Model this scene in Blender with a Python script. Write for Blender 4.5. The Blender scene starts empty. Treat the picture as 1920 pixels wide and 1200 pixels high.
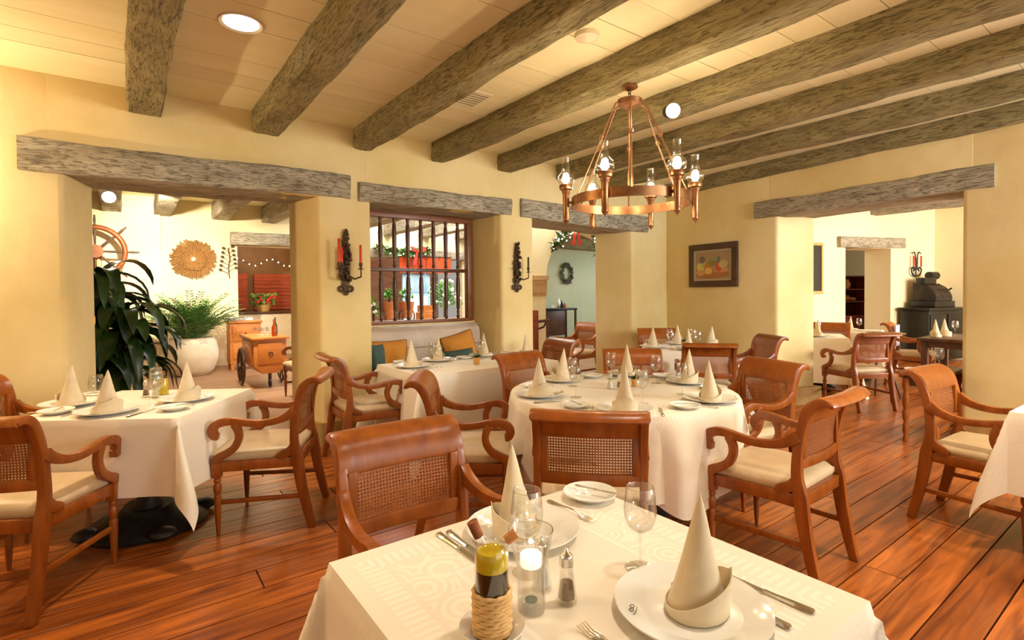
import bpy, bmesh, math, random
from mathutils import Vector, Matrix, noise

SC = bpy.context.scene
COL = SC.collection
random.seed(7)
PI = math.pi

# ------------------------------------------------------------------ camera
cam_d = bpy.data.cameras.new('camera')
cam = bpy.data.objects.new('camera', cam_d)
COL.objects.link(cam)
YAW, PITCH, ROLL, FPX, CY = .6369, -.0187, -.00935, 984.8, 566.3
_F = Vector((math.sin(YAW) * math.cos(PITCH), math.cos(YAW) * math.cos(PITCH), math.sin(PITCH)))
_R0 = Vector((math.cos(YAW), -math.sin(YAW), 0))
_U0 = _R0.cross(_F)
_R = _R0 * math.cos(ROLL) + _U0 * math.sin(ROLL)
_U = _R.cross(_F)
M = Matrix.Identity(4)
for i in range(3):
    M[i][0], M[i][1], M[i][2] = _R[i], _U[i], -_F[i]
M[2][3] = 1.38
cam.matrix_world = M
cam_d.sensor_width = 36
cam_d.lens = FPX / 1920 * 36
cam_d.shift_y = (CY - 600) / 1920
cam_d.clip_start = .02
SC.camera = cam

# ------------------------------------------------------------------ world, exposure
SC.view_settings.view_transform = 'Standard'
SC.view_settings.look = 'None'
SC.view_settings.gamma = 1
SC.view_settings.use_curve_mapping = False
SC.view_settings.exposure = 0.34
SC.cycles.max_bounces = 7
SC.cycles.diffuse_bounces = 3
SC.cycles.glossy_bounces = 3
SC.cycles.transparent_max_bounces = 14
world = bpy.data.worlds.new('world')
SC.world = world
world.use_nodes = True
wb = world.node_tree.nodes['Background']
wb.inputs[0].default_value = (1.0, .93, .82, 1)
wb.inputs[1].default_value = .32

WARM = (1.0, .78, .50)
SOFT = (1.0, .87, .68)
DAY = (.93, .97, 1.0)


def lamp(kind, loc, power, color=WARM, size=.05, target=None, spot=100, blend=.6, parent=None, sy=None, name='light'):
    d = bpy.data.lights.new(name, kind)
    d.energy = power
    d.color = color
    if kind == 'AREA':
        d.shape = 'RECTANGLE'
        d.size = size
        d.size_y = sy or size
    else:
        d.shadow_soft_size = size
    if kind == 'SPOT':
        d.spot_size = math.radians(spot)
        d.spot_blend = blend
    o = bpy.data.objects.new(name, d)
    COL.objects.link(o)
    o.location = loc
    if target is not None:
        o.rotation_euler = (Vector(target) - Vector(loc)).to_track_quat('-Z', 'Y').to_euler()
    return o


# added fill for hall, side room and patio; assumed daylight for corner and passage
lamp('AREA', (2.6, -3.6, 1.9), 62, (1.0, .9, .74), 4.5, (2.6, 3.0, 1.5), sy=2.2, name='hall_fill')  # added panel behind the camera brightening the hall, no windows built there
lamp('AREA', (9.6, -1.6, 2.0), 400, (1.0, .95, .86), 4.0, (10.2, 3.0, 1.3), sy=2.0, name='side_room_fill')  # added fill that brightens the side room walls, no window built there
lamp('AREA', (5.0, -2.6, 2.1), 170, (.88, .96, 1.0), 1.4, (5.7, 4.6, 2.1), sy=1.4, name='assumed_daylight_corner')  # assumed cool daylight, added to brighten the back right corner
lamp('AREA', (5.2, 8.6, 3.9), 420, (1.0, .97, .92), 3.0, (5.2, 9.4, 0), sy=3.5, name='patio_fill')  # added overhead panel brightening the patio in place of open sky
lamp('AREA', (13.2, 9.0, 2.3), 60, (.86, .96, 1.0), 2.5, (10.0, 10.5, 1.3), sy=2.0, name='assumed_daylight_passage')  # assumed daylight from the right of the passage, its source unseen

# ------------------------------------------------------------------ materials
MATS = {}


def _new(name):
    m = bpy.data.materials.new(name)
    m.use_nodes = True
    nt = m.node_tree
    b = nt.nodes['Principled BSDF']
    MATS[name] = m
    return m, nt, b


def link(nt, a, b):
    nt.links.new(a, b)


def node(nt, typ, **kw):
    n = nt.nodes.new(typ)
    for k, v in kw.items():
        setattr(n, k, v)
    return n


def c4(c):
    return (c[0], c[1], c[2], 1)


def srgb(r, g, b):
    f = lambda x: ((x / 255 + .055) / 1.055) ** 2.4 if x > 10 else x / 255 / 12.92
    return (f(r), f(g), f(b))


def mat(name, c1, c2=None, scale=(5, 5, 5), rough=.6, metal=0, bump=0, bscale=None, detail=4, coord='Object',
        lo=.35, hi=.65, spec=.5, rand=0, bdist=.02, sheen=0, coat=0):
    m, nt, b = _new(name)
    b.inputs['Roughness'].default_value = rough
    b.inputs['Metallic'].default_value = metal
    b.inputs['Specular IOR Level'].default_value = spec
    b.inputs['Coat Weight'].default_value = coat
    b.inputs['Base Color'].default_value = c4(c1)
    if sheen:
        b.inputs['Sheen Weight'].default_value = sheen
    if c2 or bump:
        if coord == 'Position':
            src = node(nt, 'ShaderNodeNewGeometry').outputs['Position']
        else:
            src = node(nt, 'ShaderNodeTexCoord').outputs['Object']
        if rand:
            oi = node(nt, 'ShaderNodeObjectInfo')
            mul = node(nt, 'ShaderNodeMath', operation='MULTIPLY')
            link(nt, oi.outputs['Random'], mul.inputs[0])
            mul.inputs[1].default_value = 37.0
            add = node(nt, 'ShaderNodeVectorMath', operation='ADD')
            link(nt, src, add.inputs[0])
            link(nt, mul.outputs[0], add.inputs[1])
            src = add.outputs[0]
        mp = node(nt, 'ShaderNodeMapping')
        mp.inputs['Scale'].default_value = scale
        link(nt, src, mp.inputs[0])
        nz = node(nt, 'ShaderNodeTexNoise')
        nz.inputs['Scale'].default_value = 1
        nz.inputs['Detail'].default_value = detail
        nz.inputs['Roughness'].default_value = .6
        link(nt, mp.outputs[0], nz.inputs['Vector'])
        if c2:
            r = node(nt, 'ShaderNodeValToRGB')
            r.color_ramp.elements[0].position = lo
            r.color_ramp.elements[0].color = c4(c1)
            r.color_ramp.elements[1].position = hi
            r.color_ramp.elements[1].color = c4(c2)
            link(nt, nz.outputs['Fac'], r.inputs[0])
            out = r.outputs[0]
            if rand:
                hs = node(nt, 'ShaderNodeHueSaturation')
                mr = node(nt, 'ShaderNodeMapRange')
                mr.inputs['To Min'].default_value = 1 - rand
                mr.inputs['To Max'].default_value = 1 + rand
                link(nt, oi.outputs['Random'], mr.inputs[0])
                link(nt, mr.outputs[0], hs.inputs['Value'])
                link(nt, out, hs.inputs['Color'])
                out = hs.outputs[0]
            link(nt, out, b.inputs['Base Color'])
        if bump:
            bn = nz
            if bscale:
                mp2 = node(nt, 'ShaderNodeMapping')
                mp2.inputs['Scale'].default_value = bscale
                link(nt, src, mp2.inputs[0])
                bn = node(nt, 'ShaderNodeTexNoise')
                bn.inputs['Scale'].default_value = 1
                bn.inputs['Detail'].default_value = 6
                link(nt, mp2.outputs[0], bn.inputs['Vector'])
            bu = node(nt, 'ShaderNodeBump')
            bu.inputs['Strength'].default_value = bump
            bu.inputs['Distance'].default_value = bdist
            link(nt, bn.outputs['Fac'], bu.inputs['Height'])
            link(nt, bu.outputs[0], b.inputs['Normal'])
    return m


def emit(name, c, s):
    m, nt, b = _new(name)
    b.inputs['Base Color'].default_value = c4(c)
    b.inputs['Emission Color'].default_value = c4(c)
    b.inputs['Emission Strength'].default_value = s
    return m


def thin_glass(name, tint=(1, 1, 1), refl=.08, edge=.6):
    """clear thin glass: see-through with a reflection that grows towards the rim"""
    m, nt, b = _new(name)
    out = nt.nodes['Material Output']
    nt.nodes.remove(b)
    tr = node(nt, 'ShaderNodeBsdfTransparent')
    tr.inputs[0].default_value = c4(tint)
    gl = node(nt, 'ShaderNodeBsdfGlossy')
    gl.inputs['Roughness'].default_value = .03
    lw = node(nt, 'ShaderNodeLayerWeight')
    lw.inputs[0].default_value = .35
    mr = node(nt, 'ShaderNodeMapRange')
    mr.inputs['To Min'].default_value = refl
    mr.inputs['To Max'].default_value = edge
    link(nt, lw.outputs['Facing'], mr.inputs[0])
    mx = node(nt, 'ShaderNodeMixShader')
    link(nt, mr.outputs[0], mx.inputs[0])
    link(nt, tr.outputs[0], mx.inputs[1])
    link(nt, gl.outputs[0], mx.inputs[2])
    link(nt, mx.outputs[0], out.inputs[0])
    return m


PLASTER = mat('plaster', srgb(227, 202, 140), srgb(241, 220, 167), (1.1, 1.1, .9), .75, bump=.25, bscale=(7, 7, 6),
              coord='Position', bdist=.02, spec=.25, detail=5)
PLASTER_PALE = mat('plaster_pale', srgb(240, 222, 176), srgb(246, 232, 194), (.8, .8, .8), .8, bump=.2, bscale=(6, 6, 6),
                   coord='Position', spec=.2)
PLASTER_GREEN = mat('plaster_green', srgb(200, 208, 176), srgb(214, 218, 186), (.8, .8, .8), .8, coord='Position', spec=.2)
PLINTH = mat('plinth_plaster', srgb(196, 160, 96), srgb(170, 132, 76), (4, 4, 4), .8, coord='Position', bump=.2)


def hewn_wood(name, dark, mid, light, ax):
    """weathered hewn timber: streaks along the grain, dark chisel nicks and checks"""
    m, nt, b = _new(name)
    b.inputs['Roughness'].default_value = .88
    b.inputs['Specular IOR Level'].default_value = .2
    oi = node(nt, 'ShaderNodeObjectInfo')
    mul = node(nt, 'ShaderNodeMath', operation='MULTIPLY')
    mul.inputs[1].default_value = 53
    link(nt, oi.outputs['Random'], mul.inputs[0])
    add = node(nt, 'ShaderNodeVectorMath', operation='ADD')
    link(nt, node(nt, 'ShaderNodeTexCoord').outputs['Object'], add.inputs[0])
    link(nt, mul.outputs[0], add.inputs[1])

    def nz_(along, cross, detail, dist=0):
        mp = node(nt, 'ShaderNodeMapping')
        mp.inputs['Scale'].default_value = tuple(along if k == ax else cross for k in range(3))
        link(nt, add.outputs[0], mp.inputs[0])
        n = node(nt, 'ShaderNodeTexNoise')
        n.inputs['Scale'].default_value = 1
        n.inputs['Detail'].default_value = detail
        n.inputs['Roughness'].default_value = .65
        n.inputs['Distortion'].default_value = dist
        link(nt, mp.outputs[0], n.inputs['Vector'])
        return n.outputs['Fac']
    a, c, g = nz_(2.2, 9, 6, .5), nz_(13, 70, 5, .8), nz_(4, 60, 3)
    r = node(nt, 'ShaderNodeValToRGB')
    r.color_ramp.elements[0].position = .3
    r.color_ramp.elements[0].color = c4(mid)
    r.color_ramp.elements[1].position = .7
    r.color_ramp.elements[1].color = c4(light)
    link(nt, a, r.inputs[0])
    k = node(nt, 'ShaderNodeMapRange')
    k.inputs['From Min'].default_value = .52
    k.inputs['From Max'].default_value = .78
    link(nt, c, k.inputs[0])
    mx = node(nt, 'ShaderNodeMix', data_type='RGBA')
    link(nt, k.outputs[0], mx.inputs[0])
    link(nt, r.outputs[0], mx.inputs[6])
    mx.inputs[7].default_value = c4(dark)
    link(nt, mx.outputs[2], b.inputs['Base Color'])
    h = node(nt, 'ShaderNodeMath', operation='SUBTRACT')
    h2 = node(nt, 'ShaderNodeMath', operation='MULTIPLY_ADD')
    link(nt, g, h2.inputs[0])
    h2.inputs[1].default_value = .5
    link(nt, a, h2.inputs[2])
    link(nt, h2.outputs[0], h.inputs[0])
    link(nt, k.outputs[0], h.inputs[1])
    bu = node(nt, 'ShaderNodeBump')
    bu.inputs['Strength'].default_value = .8
    bu.inputs['Distance'].default_value = .018
    link(nt, h.outputs[0], bu.inputs['Height'])
    link(nt, bu.outputs[0], b.inputs['Normal'])
    return m


BEAM = hewn_wood('beam_wood', srgb(82, 72, 46), srgb(126, 114, 78), srgb(172, 158, 116), 1)
LINTEL = hewn_wood('lintel_wood', srgb(88, 78, 64), srgb(148, 136, 114), srgb(200, 189, 166), 0)
LINTEL_Y = hewn_wood('lintel_wood_long', srgb(88, 78, 64), srgb(148, 136, 114), srgb(200, 189, 166), 1)
CEIL = mat('ceiling_board', srgb(239, 225, 178), srgb(247, 235, 195), (.5, 3, 3), .6, coord='Object', rand=.03, bump=.03)
WOOD = mat('chair_wood', srgb(122, 58, 12), srgb(164, 88, 26), (22, 22, 3.0), .30, bump=.05, rand=.10, spec=.5, lo=.25, hi=.75)
CANE = mat('cane', srgb(140, 76, 32), srgb(166, 98, 46), (90, 90, 90), .45)
LEATHER = mat('seat_leather', srgb(194, 166, 128), srgb(210, 183, 145), (6, 6, 6), .42, rand=.05, bump=.05)
MAUVE = mat('mauve_leather', srgb(188, 168, 150), srgb(204, 184, 164), (5, 5, 5), .45, bump=.05)
ORANGE = mat('ochre_fabric', srgb(196, 128, 44), srgb(212, 146, 58), (60, 60, 60), .9, bump=.15)
OCHRE2 = mat('ochre_piping', srgb(158, 96, 30), None, rough=.9)
TEAL = mat('teal_fabric', srgb(64, 86, 84), srgb(80, 104, 100), (60, 60, 60), .9, bump=.15)
LINEN = mat('napkin_linen', srgb(216, 196, 162), srgb(222, 203, 170), (30, 30, 30), .85, bump=.1, bdist=.002, sheen=.2)
CHINA = mat('china', (.86, .82, .74), None, rough=.12, spec=.6)
STEEL = mat('steel', (.72, .70, .66), None, rough=.18, metal=1)
IRON = mat('black_iron', srgb(38, 34, 30), srgb(58, 50, 42), (12, 12, 12), .5, metal=.4, bump=.2)
BRONZE = mat('dark_bronze', srgb(66, 50, 34), srgb(98, 76, 52), (30, 30, 30), .5, metal=.5, bump=.3)
COPPER = mat('copper', srgb(146, 98, 62), srgb(184, 138, 98), (8, 8, 8), .32, metal=.85)
GLASS = thin_glass('clear_glass', (.98, .98, .97), .05, .5)
RIMB = thin_glass('glass_rim', (.95, .95, .93), .30, .95)
RIMG = thin_glass('chimney_glass', (.98, .97, .94), .10, .6)
OIL = mat('olive_oil', srgb(206, 176, 24), None, rough=.1, spec=.6)
VINEGAR = mat('dark_vinegar', srgb(26, 20, 10), None, rough=.08, spec=.6)
CORK = mat('cork', srgb(120, 62, 34), srgb(160, 92, 54), (60, 60, 60), .85)
CORK2 = mat('pale_cork', srgb(206, 140, 86), srgb(190, 120, 70), (60, 60, 60), .85)
WICKER = mat('wicker', srgb(206, 160, 96), srgb(226, 184, 122), (40, 40, 40), .7, bump=.2)
PEPPER = mat('pepper', srgb(150, 120, 82), srgb(110, 84, 54), (300, 300, 300), .9)
SALT = mat('salt', (.85, .84, .8), None, rough=.8)
RED_WAX = mat('red_wax', srgb(214, 62, 38), None, rough=.4)
WAX = emit('candle_wax', (1, .95, .85), .7)
BULB = emit('bulb', (1, .86, .6), 60)
BULB_SMALL = emit('bulb_small', (1, .86, .6), 14)
LENS = emit('downlight_lens', (1, .95, .86), 6)
WHITE_TRIM = mat('white_trim', srgb(236, 222, 190), None, rough=.4)
BLACK = mat('black_paint', srgb(26, 24, 22), None, rough=.45)
LEAF = mat('dark_leaf', srgb(24, 44, 14), srgb(52, 86, 28), (6, 6, 2), .35, spec=.6)
LEAF2 = mat('feather_leaf', srgb(62, 104, 44), srgb(112, 152, 78), (8, 8, 8), .55)
LEAF3 = mat('bright_leaf', srgb(60, 120, 40), srgb(120, 180, 80), (8, 8, 8), .5)
TERRA = mat('terracotta', srgb(188, 112, 62), srgb(204, 130, 78), (20, 20, 20), .8)
TANPOT = mat('tan_pot', srgb(214, 160, 92), srgb(224, 174, 108), (20, 20, 20), .7)
WHITEPOT = mat('white_pot', srgb(238, 226, 206), srgb(228, 212, 186), (6, 6, 6), .5, bump=.1)
DARKPOT = mat('dark_pot', srgb(62, 44, 30), None, rough=.6)
SOIL = mat('soil', srgb(46, 34, 22), None, rough=.95)
PINE = mat('cart_wood', srgb(196, 116, 48), srgb(216, 140, 66), (3, 3, 14), .45, bump=.05)
REDWOOD = mat('red_wood', srgb(112, 40, 22), srgb(140, 56, 32), (3, 3, 14), .4)
DARKWOOD = mat('dark_wood', srgb(64, 38, 24), srgb(88, 54, 34), (14, 14, 3), .4, bump=.05)
GRILLE = mat('grille_wood', srgb(74, 40, 24), srgb(100, 56, 34), (14, 14, 3), .35)
FRAMEW = mat('window_frame_wood', srgb(116, 62, 30), srgb(138, 80, 42), (3, 3, 14), .4)
BLACKWOOD = mat('black_wood', srgb(10, 10, 8), srgb(22, 22, 17), (10, 10, 3), .35)
STRAW = mat('straw', srgb(128, 86, 40), srgb(170, 124, 66), (40, 40, 40), .8)
BRICK = mat('red_panel', srgb(130, 52, 36), srgb(156, 70, 48), (4, 20, 20), .7)
REDCLOTH = mat('red_orange_cloth', srgb(206, 70, 22), srgb(226, 92, 34), (8, 8, 8), .8)
RIBBON = mat('red_ribbon', srgb(206, 40, 34), srgb(226, 70, 58), (20, 20, 20), .6)
DAYPANEL = mat('painted_daylight', srgb(150, 196, 232), srgb(196, 224, 244), (3, 3, 3), .5)  # blue-white outdoor brightness put into the colour
PAPER = mat('white_paper', srgb(236, 236, 238), None, rough=.7)
LILAC = mat('lilac_cloth', srgb(206, 196, 214), srgb(190, 180, 204), (30, 30, 30), .8)
TILE = mat('terracotta_floor', srgb(176, 122, 82), srgb(196, 146, 104), (2, 2, 2), .45, coord='Position')
TEALWALL = mat('teal_panel', srgb(150, 190, 176), srgb(172, 204, 188), (2, 2, 2), .6)


def damask(name, half):
    """white table linen with a woven border: stripes and scroll rings, seen only as a faint change of sheen and tone"""
    m, nt, b = _new(name)
    b.inputs['Roughness'].default_value = .6
    b.inputs['Sheen Weight'].default_value = .15
    tc = node(nt, 'ShaderNodeTexCoord')
    sp = node(nt, 'ShaderNodeSeparateXYZ')
    link(nt, tc.outputs['Object'], sp.inputs[0])
    def mth(op, a, bb=None):
        n = node(nt, 'ShaderNodeMath', operation=op)
        for i, s in enumerate((a, bb)):
            if s is None:
                continue
            if isinstance(s, (int, float)):
                n.inputs[i].default_value = s
            else:
                link(nt, s, n.inputs[i])
        return n.outputs[0]
    ax, ay = mth('ABSOLUTE', sp.outputs[0]), mth('ABSOLUTE', sp.outputs[1])
    d = mth('MAXIMUM', ax, ay)
    t = mth('MINIMUM', ax, ay)
    st = mth('GREATER_THAN', mth('SINE', mth('MULTIPLY', t, 2 * PI / .021)), 0)
    def band(lo, hi):
        return mth('MULTIPLY', mth('GREATER_THAN', d, lo), mth('LESS_THAN', d, hi))
    stripes = mth('MULTIPLY', mth('MULTIPLY', st, band(half * .80, half * .93)), mth('GREATER_THAN', sp.outputs[2], -.02))
    vo = node(nt, 'ShaderNodeTexVoronoi')
    vo.inputs['Scale'].default_value = 9
    link(nt, tc.outputs['Object'], vo.inputs['Vector'])
    rings = mth('MULTIPLY', mth('GREATER_THAN', mth('SINE', mth('MULTIPLY', vo.outputs['Distance'], 42)), .2),
                band(half * .52, half * .76))
    lines = band(half * .47, half * .50)
    pat = mth('MINIMUM', mth('ADD', mth('ADD', stripes, rings), lines), 1)
    hang = mth('LESS_THAN', sp.outputs[2], -.02)
    vo2 = node(nt, 'ShaderNodeTexVoronoi')
    vo2.inputs['Scale'].default_value = 16
    link(nt, tc.outputs['Object'], vo2.inputs['Vector'])
    motif = mth('MULTIPLY', mth('GREATER_THAN', mth('SINE', mth('MULTIPLY', vo2.outputs['Distance'], 60)), .3), hang)
    pat = mth('MINIMUM', mth('ADD', pat, mth('MULTIPLY', motif, .7)), 1)
    mx = node(nt, 'ShaderNodeMix', data_type='RGBA')
    mx.inputs[6].default_value = c4(srgb(240, 226, 204))
    mx.inputs[7].default_value = c4(srgb(248, 236, 217))
    link(nt, pat, mx.inputs[0])
    link(nt, mx.outputs[2], b.inputs['Base Color'])
    wv = node(nt, 'ShaderNodeTexNoise')
    wv.inputs['Scale'].default_value = 9
    link(nt, tc.outputs['Object'], wv.inputs['Vector'])
    bu = node(nt, 'ShaderNodeBump')
    bu.inputs['Strength'].default_value = .12
    bu.inputs['Distance'].default_value = .01
    link(nt, wv.outputs['Fac'], bu.inputs['Height'])
    link(nt, bu.outputs[0], b.inputs['Normal'])
    return m


CLOTH = damask('damask_linen', .405)
CLOTH_R = damask('damask_linen_round', .75)
UNDER = mat('under_cloth', srgb(226, 208, 180), srgb(236, 220, 194), (10, 10, 10), .8)

m, nt, b = _new('floor_plank')
FLOOR = m
oi = node(nt, 'ShaderNodeObjectInfo')
tc = node(nt, 'ShaderNodeTexCoord')
ml = node(nt, 'ShaderNodeMath', operation='MULTIPLY')
ml.inputs[1].default_value = 91
link(nt, oi.outputs['Random'], ml.inputs[0])
ad = node(nt, 'ShaderNodeVectorMath', operation='ADD')
link(nt, tc.outputs['Object'], ad.inputs[0])
link(nt, ml.outputs[0], ad.inputs[1])
mp = node(nt, 'ShaderNodeMapping')
mp.inputs['Scale'].default_value = (1.2, 16, 1)
link(nt, ad.outputs[0], mp.inputs[0])
nz = node(nt, 'ShaderNodeTexNoise')
nz.inputs['Scale'].default_value = 1.4
nz.inputs['Detail'].default_value = 7
nz.inputs['Distortion'].default_value = .8
link(nt, mp.outputs[0], nz.inputs['Vector'])
rp = node(nt, 'ShaderNodeValToRGB')
rp.color_ramp.elements[0].position = .28
rp.color_ramp.elements[0].color = c4(srgb(104, 48, 16))
rp.color_ramp.elements[1].position = .72
rp.color_ramp.elements[1].color = c4(srgb(194, 110, 44))
link(nt, nz.outputs['Fac'], rp.inputs[0])
tint = node(nt, 'ShaderNodeValToRGB')
tint.color_ramp.elements[0].color = (.70, .60, .52, 1)
tint.color_ramp.elements[1].color = (1.25, 1.18, 1.0, 1)
e = tint.color_ramp.elements.new(.5)
e.color = (.98, .90, .80, 1)
link(nt, oi.outputs['Random'], tint.inputs[0])
mu = node(nt, 'ShaderNodeMix', data_type='RGBA', blend_type='MULTIPLY')
mu.inputs[0].default_value = 1
link(nt, rp.outputs[0], mu.inputs[6])
link(nt, tint.outputs[0], mu.inputs[7])
link(nt, mu.outputs[2], b.inputs['Base Color'])
b.inputs['Roughness'].default_value = .3
bu = node(nt, 'ShaderNodeBump')
bu.inputs['Strength'].default_value = .12
bu.inputs['Distance'].default_value = .01
link(nt, nz.outputs['Fac'], bu.inputs['Height'])
link(nt, bu.outputs[0], b.inputs['Normal'])
JOINT = mat('floor_joint', srgb(34, 18, 8), None, rough=.8)


# ------------------------------------------------------------------ mesh helpers
class MB:
    def __init__(s):
        s.v, s.f = [], []

    def add(s, vs, fs):
        o = len(s.v)
        s.v += [Vector(p) for p in vs]
        s.f += [tuple(i + o for i in f) for f in fs]
        return s

    def box(s, x0, x1, y0, y1, z0, z1):
        return s.add([(x0, y0, z0), (x1, y0, z0), (x1, y1, z0), (x0, y1, z0), (x0, y0, z1), (x1, y0, z1), (x1, y1, z1), (x0, y1, z1)],
                     [(0, 3, 2, 1), (4, 5, 6, 7), (0, 1, 5, 4), (1, 2, 6, 5), (2, 3, 7, 6), (3, 0, 4, 7)])

    def loft(s, rings, caps=True):
        n = len(rings[0])
        vs = [p for r in rings for p in r]
        fs = []
        for i in range(len(rings) - 1):
            for j in range(n):
                k = (j + 1) % n
                fs.append((i * n + j, i * n + k, (i + 1) * n + k, (i + 1) * n + j))
        if caps:
            fs.append(tuple(range(n - 1, -1, -1)))
            fs.append(tuple(range((len(rings) - 1) * n, len(rings) * n)))
        return s.add(vs, fs)

    def tube(s, path, r, n=8, closed=False):
        P = [Vector(p) for p in path]
        rr = r if isinstance(r, (list, tuple)) else [r] * len(P)
        rings = []
        up = None
        for i, p in enumerate(P):
            if closed:
                t = (P[(i + 1) % len(P)] - P[i - 1]).normalized()
            else:
                t = (P[min(i + 1, len(P) - 1)] - P[max(i - 1, 0)]).normalized()
            if up is None:
                up = Vector((0, 0, 1)) if abs(t.z) < .9 else Vector((1, 0, 0))
            a = t.cross(up).normalized()
            up = a.cross(t).normalized()
            rings.append([p + (a * math.cos(2 * PI * k / n) + up * math.sin(2 * PI * k / n)) * rr[i] for k in range(n)])
        if closed:
            rings.append(rings[0])
        return s.loft(rings, caps=not closed)

    def lathe(s, prof, n=16, c=(0, 0, 0), sx=1, sy=1):
        rings = []
        for r, z in prof:
            r = max(r, 1e-4)
            rings.append([(c[0] + sx * r * math.cos(2 * PI * k / n), c[1] + sy * r * math.sin(2 * PI * k / n), c[2] + z) for k in range(n)])
        return s.loft(rings)

    def prism(s, poly, axis, a, b):
        def P(p, t):
            return {'x': (t, p[0], p[1]), 'y': (p[0], t, p[1]), 'z': (p[0], p[1], t)}[axis]
        return s.loft([[P(p, a) for p in poly], [P(p, b) for p in poly]])

    def ribbon(s, path, widths, thick, xs=None):
        """board cut along a curve in the y-z plane; path [(y,z)], xs = x centre for each point"""
        n = len(path)
        w = widths if isinstance(widths, (list, tuple)) else [widths] * n
        xs = xs if isinstance(xs, (list, tuple)) else [xs or 0] * n
        rings = []
        for i, (y, z) in enumerate(path):
            a, bb = path[max(i - 1, 0)], path[min(i + 1, n - 1)]
            t = Vector((bb[0] - a[0], bb[1] - a[1])).normalized()
            nx, nz = -t.y * w[i] / 2, t.x * w[i] / 2
            x = xs[i]
            rings.append([(x - thick / 2, y + nx, z + nz), (x + thick / 2, y + nx, z + nz), (x + thick / 2, y - nx, z - nz), (x - thick / 2, y - nx, z - nz)])
        return s.loft(rings)

    def blob(s, c, r, n=6, sx=1, sy=1, sz=1):
        prof = [(r * math.sin(PI * i / n), -r * math.cos(PI * i / n) * sz) for i in range(n + 1)]
        return s.lathe(prof, n + 2, c, sx, sy)

    def xf(s, mtx):
        s.v = [mtx @ p for p in s.v]
        return s

    def merge(s, o):
        return s.add(o.v, o.f)

    def mesh(s, name, m, bevel=0, smooth=30, seg=2):
        me = bpy.data.meshes.new(name)
        me.from_pydata([tuple(p) for p in s.v], [], s.f)
        bm = bmesh.new()
        bm.from_mesh(me)
        bmesh.ops.recalc_face_normals(bm, faces=bm.faces)
        if bevel:
            es = [e for e in bm.edges if len(e.link_faces) == 2 and e.calc_face_angle(0) > .5]
            bmesh.ops.bevel(bm, geom=es, offset=bevel, segments=seg, affect='EDGES', profile=.5, clamp_overlap=True)
        bm.to_mesh(me)
        bm.free()
        if smooth:
            for p in me.polygons:
                p.use_smooth = True
            me.set_sharp_from_angle(angle=math.radians(smooth))
        me.materials.append(m)
        return me

    def build(s, name, m, parent=None, loc=None, rz=0, bevel=0, smooth=30, seg=2):
        return put(name, s.mesh(name, m, bevel, smooth, seg), parent, loc, rz)


def put(name, me, parent=None, loc=None, rz=0, rot=None):
    o = bpy.data.objects.new(name, me)
    COL.objects.link(o)
    if parent:
        o.parent = parent
    if loc is not None:
        o.location = loc
    if rot is not None:
        o.rotation_euler = rot
    elif rz:
        o.rotation_euler = (0, 0, rz)
    return o


def tag(o, label=None, cat=None, group=None, kind=None):
    for k, v in (('label', label), ('category', cat), ('group', group), ('kind', kind)):
        if v:
            o[k] = v
    return o


def thing(name, label, cat, loc=(0, 0, 0), rz=0, group=None):
    o = bpy.data.objects.new(name, None)
    o.empty_display_size = .05
    COL.objects.link(o)
    o.location = loc
    o.rotation_euler = (0, 0, rz)
    return tag(o, label, cat, group)


def copy_tree(src, loc, rz, label, group=None):
    r = src.copy()
    COL.objects.link(r)
    r.location = loc
    r.rotation_euler = (0, 0, rz)
    tag(r, label, None, group)
    for ch in list(src.children):
        c = ch.copy()
        COL.objects.link(c)
        c.parent = r
        for g in ch.children:
            d = g.copy()
            COL.objects.link(d)
            d.parent = c
    return r


def struct(name, mb, m, parent=None, **kw):
    o = mb.build(name, m, parent, **kw)
    if not parent:
        o['kind'] = 'structure'
    return o


def face(dx, dy):
    """z rotation that turns local +Y towards (dx, dy)"""
    return math.atan2(dy, dx) - PI / 2

# ------------------------------------------------------------------ floor
fl = MB().box(-3.4, 14.5, -3.2, 5.5, -.08, -.02).build('floor', JOINT, smooth=0)
fl['kind'] = 'structure'
rows = [-2.2]
rng = random.Random(3)
known = [.543, .716, .886, 1.05, 1.215, 2.329, 2.499, 2.67, 2.87, 3.04]
while rows[-1] < 5.4:
    nx = rows[-1] + rng.uniform(.165, .188)
    for k in known:
        if abs(nx - k) < .087:
            nx = k
            break
    if nx - rows[-1] < .06:
        nx = rows[-1] + .172
    rows.append(nx)
for j in range(len(rows) - 1):
    y0, y1 = rows[j], rows[j + 1]
    x = -3.3 + rng.uniform(-2, 0)
    xmax = 13.4
    while x < xmax:
        ln = rng.uniform(2.2, 3.9)
        x0, x1 = max(x, -3.3), min(x + ln, xmax)
        x += ln
        if x1 < -3.2 or x1 - x0 < .1:
            continue
        cx, cy = (x0 + x1) / 2, (y0 + y1) / 2
        hx, hy = (x1 - x0) / 2 - .003, (y1 - y0) / 2 - .0034
        z = rng.uniform(-.0012, 0)
        b_ = .0006
        mb = MB().loft([[(-hx, -hy, -.02), (hx, -hy, -.02), (hx, hy, -.02), (-hx, hy, -.02)],
                        [(-hx, -hy, -b_), (hx, -hy, -b_), (hx, hy, -b_), (-hx, hy, -b_)],
                        [(-hx + b_, -hy + b_, 0), (hx - b_, -hy + b_, 0), (hx - b_, hy - b_, 0), (-hx + b_, hy - b_, 0)]])
        mb.build('plank', FLOOR, fl, (cx, cy, z), smooth=0)

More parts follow.
